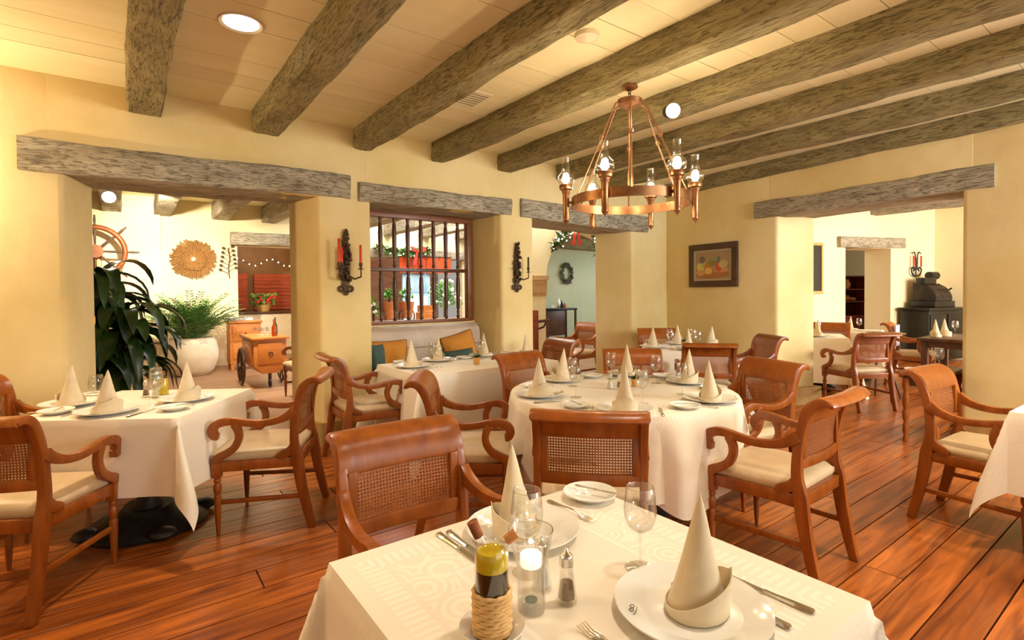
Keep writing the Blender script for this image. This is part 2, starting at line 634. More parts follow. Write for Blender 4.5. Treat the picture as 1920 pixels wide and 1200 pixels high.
# ------------------------------------------------------------------ ceiling of boards
ce = MB().box(-3.4, 6.9, -3.0, 5.0, 2.94, 3.03).build('ceiling', mat('ceiling_gap', srgb(96, 70, 40), None, rough=.9), smooth=0)
ce['kind'] = 'structure'
y = 4.86
i = 0
while y > -2.9:
    w_ = .25 + .02 * math.sin(i * 2.3)
    g = .0022
    MB().box(-5, 5, -w_ / 2 + g, w_ / 2 - g, 0, .02).build('ceiling_board', CEIL, ce, (1.75, y - w_ / 2, 2.92 + rng.uniform(0, .003)), smooth=0)
    y -= w_
    i += 1


# ------------------------------------------------------------------ hewn beams
def hewn(length, w, h, seed, axis='y', amp=.012, step=.085, wob=.016):
    """rough-hewn timber, centred on its own middle"""
    sec = []
    nw, nh = 5, 6
    c = .012
    hw, hh = w / 2, h / 2
    for k in range(nw):
        sec.append((-hw + c + (w - 2 * c) * k / (nw - 1), -hh, 0, -1))
    for k in range(nh):
        sec.append((hw, -hh + c + (h - 2 * c) * k / (nh - 1), 1, 0))
    for k in range(nw):
        sec.append((hw - c - (w - 2 * c) * k / (nw - 1), hh, 0, 1))
    for k in range(nh):
        sec.append((-hw, hh - c - (h - 2 * c) * k / (nh - 1), -1, 0))
    n = max(4, int(length / step))
    rings = []
    for i in range(n + 1):
        t = -length / 2 + length * i / n
        ox = wob * noise.noise(Vector((t * .55, seed * 3.1, 0)))
        oz = wob * noise.noise(Vector((t * .55, seed * 3.1, 9)))
        ring = []
        for (x, z, nx_, nz_) in sec:
            p = Vector((x * 6 + seed * 11, t * 2.2, z * 6))
            q = Vector((x * 18 + seed * 5, t * 9, z * 18))
            d = amp * noise.noise(p) + amp * .5 * noise.noise(q)
            edge = (abs(x) > hw - .03 and abs(z) > hh - .03)
            if edge:
                d -= amp * 1.2 * max(0, noise.noise(Vector((seed * 7, t * 1.4, x * 4 + z * 9))))
            xx, zz = x + ox + nx_ * d, z + oz + nz_ * d
            ring.append((xx, t, zz) if axis == 'y' else (t, xx, zz))
        rings.append(ring)
    return MB().loft(rings)


ORD = ['leftmost', 'second', 'third', 'fourth', 'fifth', 'sixth', 'seventh']
for i, (bx, wd) in enumerate([(.155, .215), (1.0, .21), (1.845, .18), (2.675, .19), (3.50, .20), (4.36, .18), (5.23, .18)]):
    o = hewn(7.3, wd, .215 if i < 4 else .195, i + 1, amp=.016, step=.07).build('ceiling_beam', BEAM, None, (bx, 1.23, 2.845), smooth=38)
    tag(o, ('rough-hewn grey-brown ceiling beam, %s from the left' % ORD[i]) if i else 'rough-hewn grey-brown ceiling beam farthest left, above the wide doorway',
        'beam', 'ceiling beams of the dining room')
# half beam along the right wall
WA = -.1004     # the right wall stands a little askew
WD = Vector((-math.sin(WA), math.cos(WA), 0))
WN = Vector((math.cos(WA), math.sin(WA), 0))
W0 = Vector((5.93, 0, 0))


def wallpt(s, d=0, z=0):
    """point on the right wall: s metres along it, d metres into the room behind"""
    return W0 + WD * s + WN * d + Vector((0, 0, z))


o = hewn(7.2, .16, .20, 9).build('ceiling_beam', BEAM, None, wallpt(1.3, .03, 2.845), rz=WA, smooth=40)
tag(o, 'rough-hewn ceiling beam running flush along the top of the right wall', 'beam', 'ceiling beams of the dining room')


# ------------------------------------------------------------------ walls
def rounded(poly, r=.03):
    out = []
    n = len(poly)
    for i in range(n):
        p, a, c = Vector(poly[i]), Vector(poly[i - 1]), Vector(poly[(i + 1) % n])
        u, v = (a - p).normalized() * r, (c - p).normalized() * r
        for k in range(4):
            t = k / 3
            q = (p + u) * (1 - t) ** 2 + p * 2 * t * (1 - t) + (p + v) * t * t
            out.append((q.x, q.y))
    return out


YF, YB = 4.85, 5.42
wb_ = MB()
piers = [[(-4, YF), (-.325, YF), (-.182, YB), (-4, YB)],
         [(1.435, YF), (1.917, YF), (1.93, YB), (1.305, YB)],
         [(3.449, YF), (3.907, YF), (3.93, YB), (3.33, YB)],
         [(5.655, YF), (6.9, YF), (6.9, YB), (5.50, YB)]]
for p in piers:
    wb_.prism(rounded(p, .035), 'z', -.02, 3.02)
for x0, x1 in ((-.40, 1.5), (1.87, 3.5), (3.86, 5.75)):
    wb_.box(x0, x1, YF - .002, YB, 2.262, 3.02)
# parapet under the barred window and strip above it
wb_.box(1.87, 3.40, 5.30, 5.40, -.02, 1.055)
struct('wall_back', wb_, PLASTER, smooth=40)
# plinth blocks along the foot of the piers
pl_ = MB()
for p in piers:
    q = [(p[0][0] - .03, p[0][1] - .035), (p[1][0] + .03, p[1][1] - .035), (p[2][0] + .03, p[2][1]), (p[3][0] - .03, p[3][1])]
    pl_.prism(rounded(q, .02), 'z', -.015, .21)
struct('baseboard_back', pl_, PLINTH, smooth=40)

wr = MB()


def wl(poly):
    return [tuple(wallpt(a, d).to_2d()) for (a, d) in poly]


wr.prism(rounded(wl([(-3.2, 0), (1.397, 0), (1.50, .52), (-3.2, .52)]), .035), 'z', -.02, 3.02)
wr.prism(rounded(wl([(3.166, 0), (4.95, 0), (4.95, .52), (3.007, .52)]), .035), 'z', -.02, 3.02)
wr.prism(wl([(1.33, -.002), (3.25, -.002), (3.25, .52), (1.33, .52)]), 'z', 2.262, 3.02)
struct('wall_right', wr, PLASTER, smooth=40)
pr_ = MB()
pr_.prism(rounded(wl([(-3.2, -.035), (1.43, -.035), (1.53, .55), (-3.2, .55)]), .02), 'z', -.015, .21)
pr_.prism(rounded(wl([(3.09, -.035), (4.9, -.035), (4.9, .55), (2.93, .55)]), .02), 'z', -.015, .21)
struct('baseboard_right', pr_, PLINTH, smooth=40)
struct('wall_left', MB().box(-3.5, -3.3, -3.0, 5.4, -.02, 3.02), PLASTER, smooth=0)

# lintels
for i, (x0, x1, z0, z1, lab) in enumerate([
        (-.556, 1.713, 2.245, 2.466, 'long weathered grey lintel beam over the wide left doorway'),
        (1.80, 3.578, 2.255, 2.437, 'weathered grey lintel beam over the barred window'),
        (3.716, 5.965, 2.225, 2.450, 'weathered grey lintel beam over the middle doorway behind the chandelier')]):
    o = hewn(x1 - x0, .62, z1 - z0, 20 + i, 'x', amp=.014, wob=.045).build('lintel_beam', LINTEL, None, ((x0 + x1) / 2, 5.12, (z0 + z1) / 2), smooth=40)
    tag(o, lab, 'beam')
o = hewn(2.27, .56, .20, 31, 'x', amp=.014, wob=.04).build('lintel_beam', LINTEL, None, wallpt(2.31, .25, 2.345), rz=WA + PI / 2, smooth=40)
tag(o, 'weathered grey lintel beam over the right-hand doorway', 'beam')

# ------------------------------------------------------------------ barred window in the niche
win = thing('window_1', 'brown wooden window with turned vertical bars above the bench', 'window')
win['kind'] = 'structure'
FX0, FX1, FZ0, FZ1, FY = 1.95, 3.335, 1.065, 2.255, 5.33
for nm, q in (('window_sill', (FX0, FX1, FY - .045, FY + .045, FZ0 - .02, FZ0 + .02)), ('window_frame', (FX0, FX1, FY - .04, FY + .04, FZ1 - .065, FZ1)),
              ('window_frame', (FX0, FX0 + .06, FY - .04, FY + .04, FZ0 + .02, FZ1 - .065)), ('window_frame', (FX1 - .065, FX1, FY - .04, FY + .04, FZ0 + .02, FZ1 - .065)),
              ('cross_rail', (FX0 + .06, FX1 - .065, FY - .022, FY + .022, 1.615, 1.655))):
    MB().box(*q).build(nm, FRAMEW if nm != 'cross_rail' else GRILLE, win, bevel=.004)
spr = [(.013, 0), (.022, .015), (.02, .03), (.013, .045), (.019, .07), (.013, .09), (.020, .12), (.023, .26), (.026, .36), (.021, .46), (.014, .49), (.020, .505), (.020, .53), (.012, .545)]
bar_me = MB().lathe(spr, 10).lathe([(r, z + .575) for r, z in spr], 10).mesh('window_bar', GRILLE, smooth=50)
for k in range(8):
    put('window_bar', bar_me, win, (2.05 + .158 * k, FY, 1.085))

# ------------------------------------------------------------------ rooms behind: shells
fl2 = MB().box(-3.4, 16, 5.42, 16, -.06, -.004)
struct('floor_2', fl2, mat('back_floor', srgb(150, 112, 84), srgb(172, 134, 104), (1.5, 9, 1), .45, coord='Position'), smooth=0)
wf = MB()
wf.box(-3.2, .56, 11.45, 11.9, 0, 3.4)
wf.box(.56, 1.83, 11.6, 11.9, 0, 3.4)
wf.box(1.83, 2.95, 11.6, 11.9, 2.36, 3.4)
wf.box(2.95, 3.55, 11.6, 11.9, 0, 3.4)
struct('wall_far_left_room', wf, PLASTER_PALE, smooth=0)
struct('wall_left_room_side', MB().box(-3.2, -3.0, 5.42, 11.6, 0, 3.4), PLASTER_PALE, smooth=0)
struct('wall_left_room_partition', MB().box(3.55, 3.75, 11.6, 16, 0, 3.4), PLASTER_PALE, smooth=0)
struct('ceiling_2', MB().box(-3.2, 3.4, 5.42, 16, 3.16, 3.25), CEIL, smooth=0)
for i, bx in enumerate((-.13, .60, 1.52, 2.42)):
    o = hewn(5.6, .27, .3, 40 + i, amp=.012).build('ceiling_beam', LINTEL_Y, None, (bx, 8.8, 2.99), smooth=40)
    tag(o, 'short grey ceiling beam end seen through the wide doorway, %s from the left' % ORD[i], 'beam', 'beams of the room behind the wide doorway')
o = hewn(1.5, .34, .25, 50, 'x').build('lintel_beam', LINTEL, None, (2.45, 11.6, 2.49), smooth=40)
tag(o, 'weathered lintel beam over the bar opening, far behind the wide doorway', 'beam')
# bar room behind that opening
bar = MB().box(.9, 3.6, 14.3, 14.5, 0, 3.1)
struct('wall_bar', bar, mat('bar_wall', srgb(88, 62, 40), srgb(108, 78, 50), (2, 2, 2), .6), smooth=0)

# patio behind the barred window
wp = MB()
wp.box(3.75, 4.4, 11.6, 11.9, 0, 3.4)
wp.box(4.4, 7.0, 11.6, 11.9, 2.28, 3.4)
wp.box(7.0, 7.6, 11.6, 11.9, 0, 3.4)
struct('wall_patio', wp, PLASTER_PALE, smooth=0)
struct('wall_patio_back', MB().box(3.8, 7.6, 14.0, 14.2, 0, 3.4), mat('patio_red', srgb(220, 150, 120), srgb(236, 200, 180), (1, 1, 6), .8), smooth=0)
for i, bx in enumerate((4.05, 5.0, 5.95, 6.9)):
    ln_ = 5.4 if bx < 5.2 else 3.6
    o = hewn(ln_, .24, .26, 60 + i).build('ceiling_beam', LINTEL_Y, None, (bx, 11.7 - ln_ / 2, 2.86), smooth=40)
    tag(o, 'grey beam above the patio behind the barred window, %s from the left' % ORD[i], 'beam', 'beams above the patio')
o = hewn(2.6, .3, .2, 70, 'x').build('lintel_beam', LINTEL, None, (5.75, 11.55, 2.30), smooth=40)
tag(o, 'grey lintel beam at the back of the patio behind the barred window', 'beam')

# passage behind the middle doorway: arch wall
ap = [(5.35, 0), (6.33, 0), (6.33, 1.66)]
for k in range(15):
    a = PI - PI * k / 14
    ap.append((7.4 + 1.05 * math.cos(a), 1.68 + .88 * math.sin(a)))
ap += [(8.45, 1.66), (8.45, 0), (9.4, 0), (9.4, 3.2), (5.35, 3.2)]
struct('wall_arch', MB().prism(ap, 'y', 7.5, 7.85), PLASTER_PALE, smooth=30)
cp = MB()
for z0, z1, e_ in ((1.30, 1.36, .012), (1.36, 1.60, .02), (1.60, 1.68, .045)):
    cp.box(5.35, 6.33 + e_, 7.5 - e_, 7.85 + e_, z0, z1)
struct('trim_1', cp, mat('capital_stone', srgb(206, 168, 118), srgb(190, 150, 100), (6, 6, 6), .7), smooth=0)
struct('wall_passage', MB().box(7.8, 14, 12.0, 12.2, 0, 3.6), PLASTER_GREEN, smooth=0)
struct('wall_passage_side', MB().box(13.2, 13.4, 5.5, 12.0, 0, .9), PLASTER_GREEN, smooth=0)
struct('ceiling_3', MB().box(7.7, 14, 7.85, 12.2, 3.1, 3.2), CEIL, smooth=0)
o = hewn(5.0, .3, .3, 71, 'x').build('ceiling_beam', BEAM, None, (10.4, 10.9, 2.72), smooth=40)
tag(o, 'dark beam crossing the passage beyond the arch, above the wreath', 'beam')
o = hewn(5.0, .25, .25, 72, 'x').build('ceiling_beam', BEAM, None, (9.9, 9.0, 2.76), smooth=40)
tag(o, 'dark beam crossing the passage just behind the arch', 'beam')

# side room behind the right doorway
A2 = Vector((10.37, 4.12, 0))
U2 = Vector((.968, -.251, 0))
N2 = Vector((.251, .968, 0))
RZ2 = math.atan2(U2.y, U2.x)


def p2(s, d=0, z=0):
    return A2 + U2 * s + N2 * d + Vector((0, 0, z))


w2 = MB()


def q2(poly):
    return [tuple(p2(a, d).to_2d()) for a, d in poly]


w2.prism(q2([(-4.4, 0), (.19, 0), (.19, .5), (-4.4, .5)]), 'z', 0, 3.0)
w2.prism(q2([(1.44, 0), (2.77, 0), (2.77, .5), (1.44, .5)]), 'z', 0, 3.0)
w2.prism(q2([(.19, 0), (1.44, 0), (1.44, .5), (.19, .5)]), 'z', 2.14, 3.0)
struct('wall_side_room', w2, PLASTER_PALE, smooth=0)
struct('wall_side_room_end', MB().prism(q2([(2.77, .5), (2.77, -5.5), (2.95, -5.5), (2.95, .5)]), 'z', 0, 3.0), PLASTER_PALE, smooth=0)
struct('wall_side_room_back', MB().prism(q2([(.3, 1.7), (5.0, 1.7), (5.0, 1.9), (.3, 1.9)]), 'z', 0, 3.0), PLASTER_PALE, smooth=0)
struct('ceiling_4', MB().box(6.5, 14.5, -2.2, 5.5, 3.0, 3.08), CEIL, smooth=0)
for i, bx in enumerate((7.7, 8.6, 9.5, 10.4, 11.3)):
    o = hewn(6.2, .2, .24, 80 + i).build('ceiling_beam', LINTEL_Y, None, (bx, 1.3, 2.86), smooth=40)
    tag(o, 'grey ceiling beam in the side room, %s from the dining room' % ['nearest', 'second', 'third', 'fourth', 'fifth'][i], 'beam', 'beams of the side room')
o = hewn(1.78, .4, .19, 90, 'x').build('lintel_beam', LINTEL, None, p2(.86, .12, 2.24), rz=RZ2, smooth=40)
tag(o, 'pale grey lintel beam over the inner doorway of the side room', 'beam')

# ------------------------------------------------------------------ the caned armchair
def smooth_path(pts, n=4):
    """Catmull-Rom through 2-D points"""
    P = [Vector(p) for p in pts]
    out = []
    for i in range(len(P) - 1):
        p0, p1, p2_, p3 = P[max(i - 1, 0)], P[i], P[i + 1], P[min(i + 2, len(P) - 1)]
        for k in range(n):
            t = k / n
            out.append(.5 * (2 * p1 + (p2_ - p0) * t + (2 * p0 - 5 * p1 + 4 * p2_ - p3) * t * t + (3 * p1 - p0 - 3 * p2_ + p3) * t ** 3))
    out.append(P[-1])
    return [tuple(p) for p in out]


def lerp_list(vals, n):
    out = []
    for i in range(n):
        t = i / (n - 1) * (len(vals) - 1)
        k = min(int(t), len(vals) - 2)
        out.append(vals[k] + (vals[k + 1] - vals[k]) * (t - k))
    return out


CH = {}


def chair_meshes():
    # back post: leg and upright cut from one board
    leg = smooth_path([(-.292, 0), (-.268, .10), (-.242, .22), (-.225, .33), (-.215, .42), (-.200, .50), (-.200, .60), (-.212, .70), (-.235, .79), (-.272, .855), (-.315, .872), (-.345, .858)], 3)
    w = lerp_list([.040, .048, .054, .060, .060, .048, .042, .040, .042, .042, .034, .022], len(leg))
    mb = MB().ribbon(leg, w, .034)
    mb.merge(MB().ribbon(smooth_path([(-.205, .52), (-.178, .465), (-.135, .440), (-.105, .432)], 3), lerp_list([.03, .05, .05, .03], 10), .030))
    CH['back_post'] = mb.mesh('back_post', WOOD, bevel=.004)
    # crest rail rolled backwards
    prof = smooth_path([(-.216, .758), (-.226, .80), (-.250, .845), (-.290, .873), (-.330, .872), (-.352, .850)], 3)
    wd = lerp_list([.022, .028, .03, .03, .028, .016], len(prof))
    outl = []
    top, bot = [], []
    for i, (y, z) in enumerate(prof):
        a, b = prof[max(i - 1, 0)], prof[min(i + 1, len(prof) - 1)]
        t = Vector((b[0] - a[0], b[1] - a[1])).normalized()
        top.append((y - t.y * wd[i] / 2, z + t.x * wd[i] / 2))
        bot.append((y + t.y * wd[i] / 2, z - t.x * wd[i] / 2))
    outl = top + bot[::-1]

    def across(poly, hw, sag, n=10):
        rings = []
        for k in range(n + 1):
            x = -hw + 2 * hw * k / n
            c = sag * (1 - (x / hw) ** 2)
            rings.append([(x, y - c, z) for y, z in poly])
        return MB().loft(rings)
    CH['crest_rail'] = across(outl, .240, .018).mesh('crest_rail', WOOD, bevel=.003)
    CH['lower_rail'] = across([(-.218, .545), (-.190, .545), (-.190, .596), (-.218, .596)], .212, .018).mesh('lower_rail', WOOD, bevel=.003)
    CH['back_stile'] = MB().box(-.016, .016, -.224, -.200, .59, .77).mesh('back_stile', WOOD, bevel=.003)
    # woven cane: a lattice with open eyes
    nx_, nz_ = 30, 14
    x0, x1, z0, z1 = -.181, .181, .594, .765
    cane = MB()
    px, pz = (x1 - x0) / nx_, (z1 - z0) / nz_

    def yy(x, z):
        return -.206 - .018 * (1 - (x / .212) ** 2) - .012 * max(0, (z - .66) / .1)
    for i in range(nx_):
        for j in range(nz_):
            xa, za = x0 + i * px, z0 + j * pz
            xc, zc = xa + px / 2, za + pz / 2
            hx_, hz_ = px * .27, pz * .27
            for sgn in (0, .003):
                o_ = [(xa, za), (xa + px, za), (xa + px, za + pz), (xa, za + pz)]
                in_ = [(xc - hx_, zc - hz_), (xc + hx_, zc - hz_), (xc + hx_, zc + hz_), (xc - hx_, zc + hz_)]
                vs = [(x, yy(x, z) + sgn, z) for x, z in o_ + in_]
                cane.add(vs, [(k, (k + 1) % 4, 4 + (k + 1) % 4, 4 + k) for k in range(4)])
    me = bpy.data.meshes.new('cane_panel')
    me.from_pydata([tuple(v) for v in cane.v], [], cane.f)
    me.materials.append(CANE)
    CH['cane_panel'] = me
    # arms with their scrolls
    arm = smooth_path([(-.205, .700), (-.165, .668), (-.10, .643), (-.02, .634), (.06, .642), (.13, .654), (.180, .653), (.218, .636), (.234, .606), (.222, .578), (.202, .572)], 3)
    aw = lerp_list([.054, .047, .038, .035, .035, .038, .044, .048, .048, .044, .034], len(arm))
    sup = smooth_path([(.118, .640), (.098, .60), (.095, .555), (.118, .505), (.165, .470), (.212, .445), (.222, .418)], 3)
    sw = lerp_list([.044, .040, .040, .042, .044, .050, .048], len(sup))
    for s_, nm in ((-1, 'L'), (1, 'R')):
        xs = [s_ * (.232 + .03 * min(1, max(0, (y + .205) / .40))) for y, z in arm]
        CH['arm' + nm] = MB().ribbon(arm, aw, .036, xs).mesh('arm', WOOD, bevel=.005)
        xs = [s_ * .258 for _ in sup]
        CH['sup' + nm] = MB().ribbon(sup, sw, .032, xs).mesh('arm_support', WOOD, bevel=.004)
    # turned front leg
    CH['front_leg'] = MB().box(-.023, .023, -.023, .023, .335, .425).lathe(
        [(.020, .336), (.013, .328), (.022, .316), (.013, .303), (.020, .292), (.023, .27), (.018, .245), (.013, .236), (.020, .226), (.019, .18), (.015, .08), (.011, .02), (.010, 0)][::-1], 10).mesh('front_leg', WOOD, bevel=.002)
    # seat frame and cushion
    fr = MB()
    fr.box(-.255, .255, .205, .235, .365, .425)
    fr.box(-.225, .225, -.228, -.196, .365, .425)
    for s_ in (-1, 1):
        fr.loft([[(s_ * .220 - .013, -.21, .365), (s_ * .220 + .013, -.21, .365), (s_ * .220 + .013, -.21, .425), (s_ * .220 - .013, -.21, .425)],
                 [(s_ * .250 - .013, .22, .365), (s_ * .250 + .013, .22, .365), (s_ * .250 + .013, .22, .425), (s_ * .250 - .013, .22, .425)]])
    CH['seat_frame'] = fr.mesh('seat_frame', WOOD, bevel=.004)
    cu = MB()
    n = 14
    vs, fs = [], []
    for i in range(n + 1):
        for j in range(n + 1):
            u, v = -1 + 2 * i / n, -1 + 2 * j / n
            y = .022 + .228 * v
            hw = .225 + .028 * (v + 1) / 2
            e_ = max(abs(u), abs(v))
            rim = max(0, (e_ - .8) / .2)
            z = .484 + .014 * (1 - u * u) * (1 - v * v) - .022 * rim ** 2
            vs.append((u * hw * (1 - .0 * rim), y, z))
    for i in range(n):
        for j in range(n):
            a = i * (n + 1) + j
            fs.append((a, a + n + 1, a + n + 2, a + 1))
    edge = [i * (n + 1) for i in range(n)] + [n * (n + 1) + j for j in range(n)] + [(n - i) * (n + 1) + n for i in range(n)] + [n - j for j in range(n)]
    base = len(vs)
    for k in edge:
        x, y, z = vs[k]
        vs.append((x * 1.008, .022 + (y - .022) * 1.008, .442))
    base2 = len(vs)
    for k in edge:
        x, y, z = vs[k]
        vs.append((x * .97, .022 + (y - .022) * .97, .424))
    m_ = len(edge)
    for k in range(m_):
        q = (k + 1) % m_
        fs.append((edge[k], base + k, base + q, edge[q]))
        fs.append((base + k, base2 + k, base2 + q, base + q))
    cu.add(vs, fs)
    CH['seat_cushion'] = cu.mesh('seat_cushion', LEATHER, smooth=70)
    for s_, nm in ((-1, 'L'), (1, 'R')):
        CH['stretcher' + nm] = MB().loft([[(s_ * .224 + dx, -.258, .19 + dz) for dx, dz in ((-.008, -.013), (.008, -.013), (.008, .013), (-.008, .013))],
                                          [(s_ * .247 + dx, .218, .19 + dz) for dx, dz in ((-.008, -.013), (.008, -.013), (.008, .013), (-.008, .013))]]).mesh('stretcher', WOOD, bevel=.002)


chair_meshes()


def chair(cx, cy, rz, label, z=0):
    t = thing('caned_armchair', label, 'chair', (cx, cy, z), rz, 'caned wooden armchairs')
    for s_, k in ((-1, 'L'), (1, 'R')):
        put('back_post', CH['back_post'], t, (s_ * .228, 0, 0))
        put('front_leg', CH['front_leg'], t, (s_ * .248, .218, 0))
        put('back_stile', CH['back_stile'], t, (s_ * .196, 0, 0))
        put('arm', CH['arm' + k], t)
        put('arm_support', CH['sup' + k], t)
        put('stretcher', CH['stretcher' + k], t)
    for k in ('crest_rail', 'lower_rail', 'cane_panel', 'seat_frame', 'seat_cushion'):
        put(k, CH[k], t)
    return t


def chair_crest(mx, my, deg, label):
    """place a chair by the middle of its crest rail and the heading it faces (degrees)"""
    a = math.radians(deg)
    return chair(mx + .325 * math.cos(a), my + .325 * math.sin(a), a - PI / 2, label)


chair_crest(-.386 - .165, 3.319 - .280, 59.5, 'caned armchair seen from behind at the far left edge, facing the left table')
chair_crest(-.80, 4.47, -31, 'caned armchair half cut by the left edge, beyond the left table')
chair_crest(1.01, 3.39, 153, 'caned armchair with lit beige seat, facing left to the left table')
chair_crest(1.30, 4.30, -3, 'caned armchair beside the plastered pier, facing the bench table')
chair_crest(1.401, 2.878, -34, 'caned armchair on the left of the round table, behind the foreground chair')
chair_crest(.815, 1.873, -91, 'large foreground caned armchair facing the camera across the near table')
chair_crest(1.527, 1.541, 44, 'caned armchair seen square from behind, at the front of the round table')
chair_crest(2.742, 1.055, 93, 'caned armchair with beige seat at the front right of the round table')
chair_crest(3.673, 1.85, 164, 'caned armchair on the right of the round table, cane catching the light')
chair_crest(2.572, 3.44, -82, 'caned armchair at the back left of the round table, before the bench table')
chair_crest(3.496, 3.013, -131, 'caned armchair at the far side of the round table')
chair_crest(3.70, 4.085, 175, 'caned armchair at the right end of the bench table, before the middle doorway')
chair_crest(4.366, 2.82, 40, 'caned armchair seen from behind at the corner table')
chair_crest(5.66, 4.45, -134, 'caned armchair deepest in the room corner, behind the corner table')
chair_crest(5.66, 2.89, 147, 'caned armchair between the corner table and the right wall')
chair_crest(6.76, 2.25, 62, 'caned armchair in the right-hand doorway with grey seat')
chair_crest(4.025, 1.124, -93, 'honey-coloured caned armchair at the right edge table')
chair_crest(9.02, 2.95, -80, 'caned armchair farther back in the side room, before the black cabinet')
chair_crest(8.45, 3.45, 197, 'caned armchair on the far side of the white table in the side room')
chair_crest(5.95, 5.95, 180, 'caned armchair in the passage, half hidden by the doorway pier')
chair_crest(2.30, 7.30, 185, 'caned armchair behind the pier beside the serving cart')

# ------------------------------------------------------------------ tables and cloths
TZ = .737
KT = 1.037


def cloth_square(hx, hy, drop, alpha=18, seed=0, nd=14):
    def axis(h):
        a = [-h + 2 * h * k / 24 for k in range(25)]
        e_ = [drop * (k / nd) for k in range(1, nd + 1)]
        return [-h - q for q in e_[::-1]] + a + [h + q for q in e_]
    us, vs_ = axis(hx), axis(hy)
    V, Fc = [], []
    al = math.radians(alpha)
    for u in us:
        for v in vs_:
            du, dv = max(abs(u) - hx, 0), max(abs(v) - hy, 0)
            su, sv = (1 if u >= 0 else -1), (1 if v >= 0 else -1)
            if du < 1e-6 and dv < 1e-6:
                V.append((u, v, 0))
            elif dv < 1e-6 or du < 1e-6:
                d, t, s_ = (du, v, su) if dv < 1e-6 else (dv, u, sv)
                h = hx if dv < 1e-6 else hy
                k = d / drop
                o_ = .008 + .025 * k + .014 * k * math.sin(t * 11 + seed + s_ * 1.3) * (1 - (abs(t) / (hy if dv < 1e-6 else hx)) ** 4)
                soft = min(1, d / .02)
                p = (s_ * (h + o_ * soft), t) if dv < 1e-6 else (t, s_ * (h + o_ * soft))
                V.append((p[0], p[1], -d + .004 * (1 - soft)))
            else:
                r = math.hypot(du, dv)
                ph = math.atan2(dv, du)
                wv = math.sin(2 * ph)
                g = al * wv ** 1.5
                hd = r * math.sin(g) + .008 + .025 * min(1, r / drop)
                tw = .10 * wv * math.sin(r * 7 + seed)
                V.append((su * (hx + math.cos(ph + tw) * hd), sv * (hy + math.sin(ph + tw) * hd), -r * math.cos(g)))
    n = len(vs_)
    for i in range(len(us) - 1):
        for j in range(n - 1):
            a = i * n + j
            Fc.append((a, a + n, a + n + 1, a + 1))
    return MB().add(V, Fc)


def cloth_round(R, seed=0, nfold=13, amp=.024):
    """square cloth on a round top, its corners hanging lowest"""
    V, Fc = [], []
    nt_, nr, nh = 144, 8, 16
    for k in range(nt_):
        th = 2 * PI * k / nt_
        lim = .23 + .03 * math.sin(3 * th + 1) + .012 * math.sin(9 * th + seed)
        for c0_, a0_ in ((-107, .27), (-17, .16), (73, .2), (163, .10)):
            dd = (th - math.radians(c0_) + PI) % (2 * PI) - PI
            lim += a0_ * math.exp(-(dd / .5) ** 2)
        for i in range(1, nr + 1):
            r = R * i / nr
            V.append((r * math.cos(th), r * math.sin(th), 0))
        for i in range(1, nh + 1):
            d = lim * i / nh
            q = min(1, d / .22)
            f_ = amp * q * (math.sin(nfold * th + seed) + .5 * math.sin((nfold * 2 - 3) * th + 2 * seed))
            r = R + .006 + .02 * q + f_ * (.5 + .7 * (lim / .5))
            V.append((r * math.cos(th), r * math.sin(th), -d))
    m_ = nr + nh
    for k in range(nt_):
        q = (k + 1) % nt_
        for i in range(m_ - 1):
            Fc.append((k * m_ + i, k * m_ + i + 1, q * m_ + i + 1, q * m_ + i))
    c0 = len(V)
    V.append((0, 0, 0))
    for k in range(nt_):
        Fc.append((c0, k * m_, ((k + 1) % nt_) * m_))
    return MB().add(V, Fc)


def cloth_skirt(R, drop, seed=0, nfold=17):
    V, Fc = [], []
    nt_, nh = 150, 8
    for k in range(nt_):
        th = 2 * PI * k / nt_
        for i in range(nh + 1):
            q = i / nh
            r = R + .002 + .02 * q * math.sin(nfold * th + seed) + .01 * q
            V.append((r * math.cos(th), r * math.sin(th), -drop * q))
    for k in range(nt_):
        q = (k + 1) % nt_
        for i in range(nh):
            a, b_ = k * (nh + 1) + i, q * (nh + 1) + i
            Fc.append((a, a + 1, b_ + 1, b_))
    V.append((0, 0, 0))
    for k in range(nt_):
        Fc.append((len(V) - 1, k * (nh + 1), ((k + 1) % nt_) * (nh + 1)))
    return MB().add(V, Fc)


def pedestal(t, big=True):
    MB().lathe([(.10, .10), (.06, .16), (.045, .3), (.05, .55), (.09, .66), (.11, .70)], 14).build('column', IRON, t, smooth=50)
    MB().lathe([(.31, 0), (.32, .02), (.27, .05), (.20, .075), (.16, .085), (.13, .12)], 20).build('base', IRON, t, smooth=40)
    for k in range(4):
        a = PI / 4 + k * PI / 2
        MB().blob((.30 * math.cos(a), .30 * math.sin(a), .035), .07, 6, 1, 1, .5).build('base_foot', IRON, t, smooth=50)


def square_table(cx, cy, rz, hx, hy, lab, clab, drop, seed=0, alpha=18, mt=None):
    t = thing('dining_table', lab, 'table', (cx, cy, 0), rz, 'dining tables under white linen')
    MB().box(-hx + .006, hx - .006, -hy + .006, hy - .006, TZ - .035, TZ - .004).build('table_top', DARKWOOD, t, bevel=.003)
    pedestal(t)
    o = cloth_square(hx, hy, drop, alpha, seed).build('tablecloth', mt or CLOTH, None, (cx, cy, TZ), rz, smooth=60)
    tag(o, clab, 'tablecloth', 'white damask tablecloths')
    return t


